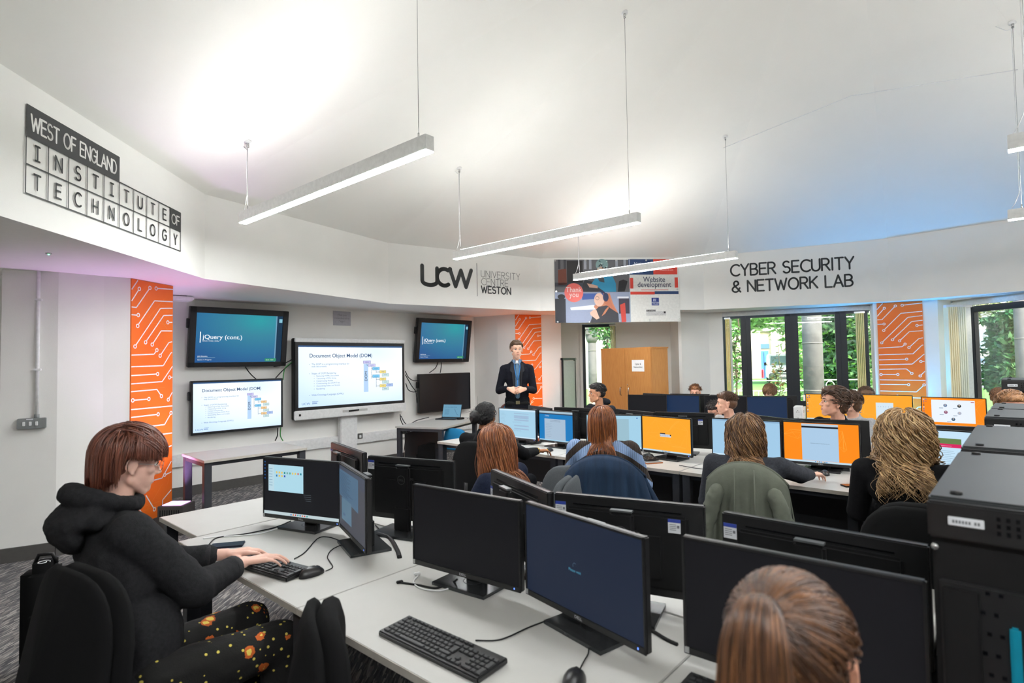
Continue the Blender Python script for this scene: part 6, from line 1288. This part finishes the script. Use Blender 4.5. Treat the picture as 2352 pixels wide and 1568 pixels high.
# ---- black hair bun with gold bracelet
hd=atY(1117,958,4.9); hw=atZ(1235,1035,.79)
q=person('person with black hair in a loose bun and gold bracelet reaching for a mouse',(hd.x+.03,hd.y-.08),58,(156,104,72),.96,8,hyaw=6,hpitch=-6,top=BLKC,trs=DEN,vox=.0055,head=hd,hands=[None,(hw,(.80,.55,-.05),(0,0,1),(.7,-.3,-.9))],sleeve=.90,hcurl=.6)
KH=[hairmat('black_hair',(24,22,24),(12,11,13),.5),hairmat('black_hair_b',(34,32,36),(16,16,18),.5)]
me=cap_hair(q,KH[0],CAPB+[((-.045,-.125,.005),(.052,.05,.055)),((-.06,-.115,-.03),(.035,.04,.04))],.006,.016,.02)
mb=strands(q.HM,q.root,KH,600,'target',6,.3,target=(-.045,-.125,.0),r=.0022,off=.009,cover=lambda d:not(d.y>.4 and d.z<.6) and d.z>-.5,segl=.013)
m2=strands(q.HM,q.root,KH,26,'spike',9,.12,comb=(-.4,-1,.5),r=.002,off=.02,cover=lambda d:d.y<-.5,segl=.012,frizz=.3); b0=len(mb.v); mb.v+=m2.v; mb.f+=[tuple(i+b0 for i in f) for f in m2.f]; mm=[mb.mi(x) for x in m2.mats]; mb.m+=[mm[i] for i in m2.m]; mb.sm+=m2.sm
joinmesh(q.root,'hair',me,mb)
a,e,w,fd,u,d=q.arms[1]; u_=(w-e).normalized(); GOLD=mat('gold_bracelet',(212,160,60),.25,metal=1,bump=.5,bscale=150); MB().tube([w-u_*.048,w-u_*.045,w-u_*.012,w-u_*.009],[.030,.034,.033,.029],GOLD,18).build('bracelet',q.root)
MB().tube([w+(q.inv.to_3x3()@V((.80,.55,-.05))).normalized()*.105+V((0,0,.0)),w+(q.inv.to_3x3()@V((.80,.55,-.05))).normalized()*.112],.0125,GOLD,12).build('ring',q.root)
P=atZ(1262,1036,DZ); mouse(P,-30,'mouse under the hand with the gold bracelet')
chair((hd.x+.02,hd.y-.42),58,'black office chair of the person with black bun',back_h=1.00,wback=.42,hb=.50)
# ---- striped jumper
def stripes():
    m=mat('striped_rib_knit',(120,150,190),.95,bump=.4); n=m.node_tree.nodes; l=m.node_tree.links; p=n['Principled BSDF']; tc=[x for x in n if x.type=='TEX_COORD'][0]
    sx=n.new('ShaderNodeSeparateXYZ'); l.new(tc.outputs['Object'],sx.inputs[0])
    ab_=n.new('ShaderNodeMath'); ab_.operation='ABSOLUTE'; l.new(sx.outputs[0],ab_.inputs[0]); pw=n.new('ShaderNodeMath'); pw.operation='POWER'; pw.inputs[1].default_value=2; l.new(ab_.outputs[0],pw.inputs[0])
    ma=n.new('ShaderNodeMath'); ma.operation='MULTIPLY_ADD'; ma.inputs[1].default_value=1.9; l.new(pw.outputs[0],ma.inputs[0]); l.new(sx.outputs[2],ma.inputs[2])
    md=n.new('ShaderNodeMath'); md.operation='MULTIPLY_ADD'; md.inputs[1].default_value=7.4; md.inputs[2].default_value=.08; l.new(ma.outputs[0],md.inputs[0]); fr=n.new('ShaderNodeMath'); fr.operation='FRACT'; l.new(md.outputs[0],fr.inputs[0])
    nz=n.new('ShaderNodeTexNoise'); nz.inputs['Scale'].default_value=150; l.new(tc.outputs['Object'],nz.inputs[0]); a2=n.new('ShaderNodeMath'); a2.operation='MULTIPLY_ADD'; a2.inputs[1].default_value=.10; l.new(nz.outputs[0],a2.inputs[0]); l.new(fr.outputs[0],a2.inputs[2])
    gt=n.new('ShaderNodeMath'); gt.operation='GREATER_THAN'; gt.inputs[1].default_value=.57; l.new(a2.outputs[0],gt.inputs[0]); mx=n.new('ShaderNodeMixRGB'); mx.inputs[1].default_value=lin((140,166,206)); mx.inputs[2].default_value=lin((58,48,42)); l.new(gt.outputs[0],mx.inputs[0])
    wv=n.new('ShaderNodeTexWave'); wv.bands_direction='X'; wv.inputs['Scale'].default_value=22; wv.inputs['Distortion'].default_value=.6; l.new(tc.outputs['Object'],wv.inputs[0])
    m3=n.new('ShaderNodeMixRGB'); m3.blend_type='MULTIPLY'; m3.inputs[0].default_value=.28; l.new(mx.outputs[0],m3.inputs[1]); l.new(wv.outputs[0],m3.inputs[2]); l.new(m3.outputs[0],p.inputs['Base Color'])
    bp=n.new('ShaderNodeBump'); bp.inputs['Strength'].default_value=.6; bp.inputs['Distance'].default_value=.006; l.new(wv.outputs[0],bp.inputs['Height']); l.new(bp.outputs[0],p.inputs['Normal']); return m
hd=atY(1383,972,4.35)
q=person('person with long ginger hair in blue and brown striped jumper',(hd.x+.02,hd.y-.10),74,(228,184,164),1.0,8,hyaw=4,hpitch=-4,top=stripes(),trs=DEN,vox=.0065,head=hd,bulk=1.25,shoulder=.205,fold=.012)
GH2=[hairmat('ginger_hair',(160,94,50),(112,62,32),.34),hairmat('ginger_hair_b',(124,70,40),(86,46,26),.34),hairmat('ginger_hair_c',(184,116,66),(138,80,44),.32)]
longhair(q,GH2,1150,.90,.006,11,seed=31,length=.44,off=.016)
m3=MB(q.HM); rr=random.Random(5)
for i in range(60):
    x=.03+rr.gauss(0,.016); pts=[V((x,-.115,-.08)),V((x+.01,-.135,-.16)),V((x+.012+rr.gauss(0,.006),-.155,-.23)),V((x+.02+rr.gauss(0,.01),-.16,-.29-.05*rr.random())),V((x+.03+rr.gauss(0,.02),-.165,-.33-.05*rr.random()))]; m3.tube(pts,[.004,.004,.0035,.0025,.0008],GH2[i%3],5)
m3.build('hair_tail',q.root)
def coat(P,yaw,m,label,name,w=.50,top=.98,drop=.62,spread=.30,seed=1,quilt=False):
    """garment draped over a chair back: a shell of cloth hanging both sides"""
    t=thing(name,label,'jacket',(P[0],P[1],0),R(yaw-90)); mb=MB(); nu,nv=44,26; rr=random.Random(seed)
    for side,m_ in ((-1,'back'),(1,'front')):
        vs=[]
        for j in range(nv+1):
            v=j/nv
            for i in range(nu+1):
                u=i/nu*2-1; arch=(1-abs(u)**2.4); 
                wid=(w/2)*(1+spread*v) ; x=u*wid; z=top-.11*(1-arch)-v*(drop if side<0 else drop*.6)*(1-.10*abs(u))
                fold=.020*math.sin(u*11+seed)*v+.012*math.sin(u*23+2*v+seed*2)*v**.7
                y=side*(.055+.02*v)+fold+(.05*u*u)
                if v<.12: y*=math.sin(v/.12*math.pi/2)*.85+.15
                vs.append((x,y,z))
        fs=[(j*(nu+1)+i,j*(nu+1)+i+1,(j+1)*(nu+1)+i+1,(j+1)*(nu+1)+i) for j in range(nv) for i in range(nu)]
        mb.add(vs,fs if side<0 else [f[::-1] for f in fs],m,True)
    for (a_,b_) in ((0,1),):
        pass
    o=mb.build('cloth',t); so_=o.modifiers.new('thick','SOLIDIFY'); so_.thickness=.012
    if seed==2:   # sleeves
        for s_ in (-1,1):
            B=Blob(); B.chain([(s_*w*.36,-.06,top-.16),(s_*w*.52,-.075,top-.36),(s_*w*.52,-.07,top-.64)],[.045,.05,.04]); obj('sleeve',B.mesh('sleeve',m,.010,4,.02,.05),t)
        MB().tube([(-.05,-.082,top-.02),(-.055,-.10,top-.3),(-.06,-.105,top-.6)],.004,m,5).tube([(.05,-.082,top-.02),(.055,-.10,top-.3),(.06,-.105,top-.6)],.004,m,5).build('seam',t)
    return t
def cpos(px,py,z,yaw,backoff=.24):
    p=atZ(px,py,z); a=R(yaw); return (p.x+math.cos(a)*backoff,p.y+math.sin(a)*backoff)
cp=cpos(1386,1048,1.0,74); chair(cp,74,'office chair under the navy draped coat',back_h=.97,wback=.46)
p=atZ(1386,1048,1.0); coat((p.x,p.y),74,mat('navy_coat_cloth',(24,50,78),.9,c2=(18,38,62),scale=12,stretch=(3,1,.3),bump=.3),'navy blue coat draped over the chair of the striped jumper person','draped_coat',w=.47,top=1.0,drop=.62,spread=.75,seed=1)
# ---- dark grey jumper, wavy brown hair
hd=atY(1712,998,3.70); hw=atZ(1868,1091,.775)
q=person('person with long wavy brown hair in dark grey jumper resting right arm on desk',(hd.x-.02,hd.y-.16),62,(226,180,158),.98,10,hyaw=4,hpitch=-5,top=DGK,trs=DEN,vox=.006,head=hd,hands=[None,(hw,(.85,.42,-.05),(0,0,1),(.6,-.6,-.6))],sleeve=.98,shoulder=.2,bulk=1.08,hcurl=.7)
WH=[hairmat('wavy_brown_hair',(128,92,62),(88,60,38),.38),hairmat('wavy_brown_hair_b',(104,72,48),(72,48,32),.38),hairmat('wavy_brown_highlight',(176,134,90),(130,94,60),.36)]
longhair(q,WH,1150,.90,.020,32,seed=41,length=.50,off=.020)
P=atZ(1895,1090,DZ); mouse(P,-20,'mouse under the hand of the dark grey jumper person')
cp=cpos(1712,1064,1.0,62); chair(cp,62,'office chair under the green quilted jacket',back_h=.97,wback=.46)
p=atZ(1712,1064,1.0); coat((p.x,p.y),62,mat('olive_quilted_cloth',(98,102,90),.85,c2=(84,88,78),scale=10,bump=.8,bscale=22),'olive green quilted jacket draped over a chair back','draped_jacket',w=.42,top=1.0,drop=.72,spread=.25,seed=2)
# ---- curly blonde
hd=atY(2078,1003,3.18)
q=person('person with long curly blonde hair in black top beside the racks',(hd.x-.02,hd.y-.12),52,(226,182,160),.98,8,hpitch=-4,top=BLKC,trs=DEN,vox=.0065,head=hd,shoulder=.2,bulk=1.12)
CB=[hairmat('curly_blonde_hair',(186,150,104),(134,102,66),.38),hairmat('curly_blonde_hair_b',(150,118,80),(104,78,52),.38),hairmat('curly_blonde_light',(214,182,134),(166,132,90),.36)]
longhair(q,CB,1100,.86,.024,48,seed=51,length=.62,off=.034,r_=.0032,extra=(((-.05,-.05,-.09),(.06,.06,.09)),((.05,-.05,-.09),(.06,.06,.09))),frizz=.05)
cp=cpos(2120,1165,.95,52,.18); chair(cp,52,'black office chair of the curly blonde student',back_h=.97,wback=.46)
cp=cpos(2045,1211,1.0,222,-.24); chair(cp,222,'empty black office chair back between front and middle rows',back_h=1.0,wback=.46)
# ---- far side heads
def short(q,hm,seed=1,n=260,L=.05,comb=(0,.6,.2),off=.010,extra=(),frizz=0,vox=.007,cover=None,r_=.0028,disp=.012):
    me=cap_hair(q,hm[0],[((0,-.024,.052),(.081,.098,.084)),((0,-.05,.015),(.078,.068,.072)),((0,.028,.085),(.067,.066,.042))]+list(extra),vox,disp,.02)
    mb=strands(q.HM,q.root,hm,int(n*1.6),'spike' if frizz>.25 else 'short',seed,L,comb=comb,r=r_,off=off,cover=cover or shortc,segl=.012,frizz=frizz,stop=(SST if L<.07 else None)); return joinmesh(q.root,'hair',me,mb)
def hm(n,a,b): return [hairmat(n,a,b),hairmat(n+'_b',tuple(int(x*.8) for x in a),tuple(int(x*.8) for x in b))]
def far(label,px,py,Y,yaw,sk,hair,top,hy=0,hp=0,body=None,fc=((90,70,50),(60,44,34),(180,110,100)),vox=.008,hood=False,legs=False,**k):
    hd=atY(px,py,Y); by=body if body is not None else 228
    a=R(by); q=person(label,(hd.x-math.cos(a)*.10,hd.y-math.sin(a)*.10),by,sk,.98,6,hyaw=yaw-by,hpitch=hp,top=top,trs=DEN,vox=vox,head=hd,face=fc,hoodie=hood,**k)
    return q
q=far('man with short black hair in dark hoodie looking left past the monitors',1371,904,7.15,184,(196,140,108),None,JK,body=215,vox=.005,fc=((60,40,30),(30,26,26),(170,104,92)))
short(q,hm('short_black_hair',(40,36,36),(24,22,22)),61,320,.05,(0,.5,.6),.014,extra=(((0,.02,.105),(.062,.075,.032)),),r_=.0035)
B=Blob(); H=q.nb+V((0,-.04,.03)); B.ell(H+V((0,-.03,0)),(.105,.075,.05)); obj('hood',B.mesh('hood',JK,.008,4,.008,.05),q.root)
q=far('young man with curly ginger-brown hair peering over the back row monitors',1597,902,9.15,246,(226,170,146),None,BLKC,hp=-6)
short(q,hm('curly_ginger_brown',(150,98,56),(108,66,38)),62,300,.04,(0,.4,1),.014,frizz=.5,extra=(((0,.03,.10),(.06,.06,.03)),))
q=far('young man with curly brown fade haircut in grey shirt looking left',1668,928,6.1,165,(228,176,152),None,GREYK,body=200,vox=.0055)
short(q,hm('curly_fade_brown',(110,74,50),(70,46,32)),63,420,.028,(0,.4,1),.013,frizz=.3,extra=(((0,.02,.10),(.064,.078,.036)),),cover=lambda d:d.z>.05 and not(d.y>.3 and d.z<.5))
q=far('partly hidden person with dark curls behind the grey-shirted man',1643,950,6.75,200,(214,160,138),None,BLKC,body=215)
short(q,hm('dark_curls',(56,40,34),(32,24,22)),64,260,.06,(0,0,.3),.022,frizz=.6,extra=(((0,.05,.07),(.06,.05,.04)),))
q=far('young man with light brown side-swept hair looking down before garden doors',1768,902,8.35,216,(232,184,160),None,BLKC,hp=-16)
short(q,hm('light_brown_swept',(152,112,74),(112,80,50)),65,330,.09,(.5,.7,-.35),.014,extra=(((0,.045,.07),(.066,.055,.04)),((.06,0,.01),(.03,.05,.05)),((-.06,0,.01),(.03,.05,.05))),cover=lambda d:d.z>-.1 and not(d.y>.45 and d.z<.3))
q=far('brown-haired man in black seen in left profile against orange screen',1916,925,4.95,170,(226,172,148),None,BLKC,body=205,vox=.0048,hp=6,fc=((80,60,44),(64,44,32),(190,118,106)),hsc=1.05)
short(q,hm('thick_brown_hair',(94,64,44),(60,40,28)),66,480,.07,(.1,.5,.4),.016,frizz=.07,extra=(((0,.02,.10),(.072,.085,.045)),((0,-.06,.03),(.082,.065,.08)),((0,-.06,-.03),(.066,.05,.06))),cover=lambda d:d.z>-.45 and not(d.y>.3 and d.z<.5) and not(abs(d.x)>.5 and d.y>.05 and d.z<.25),r_=.0035)
q=far('brown-haired person in grey top directly behind the profile man',1951,926,5.75,158,(226,176,152),None,GREYK,body=190)
short(q,hm('mid_brown_hair',(104,74,52),(68,48,34)),67,300,.05,(.1,.3,.3),.014,frizz=.07,extra=(((0,-.06,-.02),(.075,.055,.075)),),cover=lambda d:d.z>-.5 and not(d.y>.3 and d.z<.5))
q=far('person with tousled brown hair bent behind orange start menu monitor',1989,912,7.35,244,(214,150,130),None,BLKC,hp=-22)
short(q,hm('tousled_brown',(124,90,62),(84,60,42)),68,360,.05,(.2,.6,.3),.018,frizz=.15,extra=(((0,.04,.09),(.075,.065,.045)),),cover=lambda d:d.z>-.1 and not(d.y>.5 and d.z<.25))
q=far('person in pale sage hoodie turned away at the far right window',2296,915,6.6,28,(216,158,134),None,SAGE,body=60,hood=True,hp=-8)
short(q,hm('short_ginger_brown',(136,92,60),(96,64,42)),69,240,.04,(0,.3,.4),.008)
B=Blob(); H=q.nb+V((0,-.04,.03)); B.ell(H+V((0,-.05,0)),(.115,.085,.055)); B.ell(H+V((0,-.09,-.05)),(.10,.05,.07)); obj('hood',B.mesh('hood',SAGE,.008,4,.01,.05),q.root)
q=far('person with sandy hair hidden behind the racks below sage hoodie',2325,941,3.86,235,(220,164,140),None,GREYK,hp=-4)
short(q,hm('sandy_hair',(178,128,82),(134,92,58)),70,340,.06,(.3,.6,.0),.014)
# ---- other chairs
chair((-.22,8.55),150,'office chair with red and blue back behind the black-haired bun',fab=mat('maroon_chair_fabric',(92,48,44),.9,bump=.4),fab2=FABB,back_h=.99,wback=.42)
p=atZ(1060,995,.47); chair((-.72,7.95),60,'blue-seated office chair under the laptop desk side',fab=FABB,back_h=.70,hb=.30,wback=.36)
p=atZ(1288,1068,.93); chair((p.x+.10,p.y+.18),75,'grey fabric office chair back left of the navy coat',fab=FABG,fab2=FABG,back_h=.93,wback=.40)
cp=cpos(735,1368,.97,20,.12); chair((-.36,1.61),19,'black office chair back tucked against the centre foreground desk',back_h=.95,wback=.42,hb=.50)
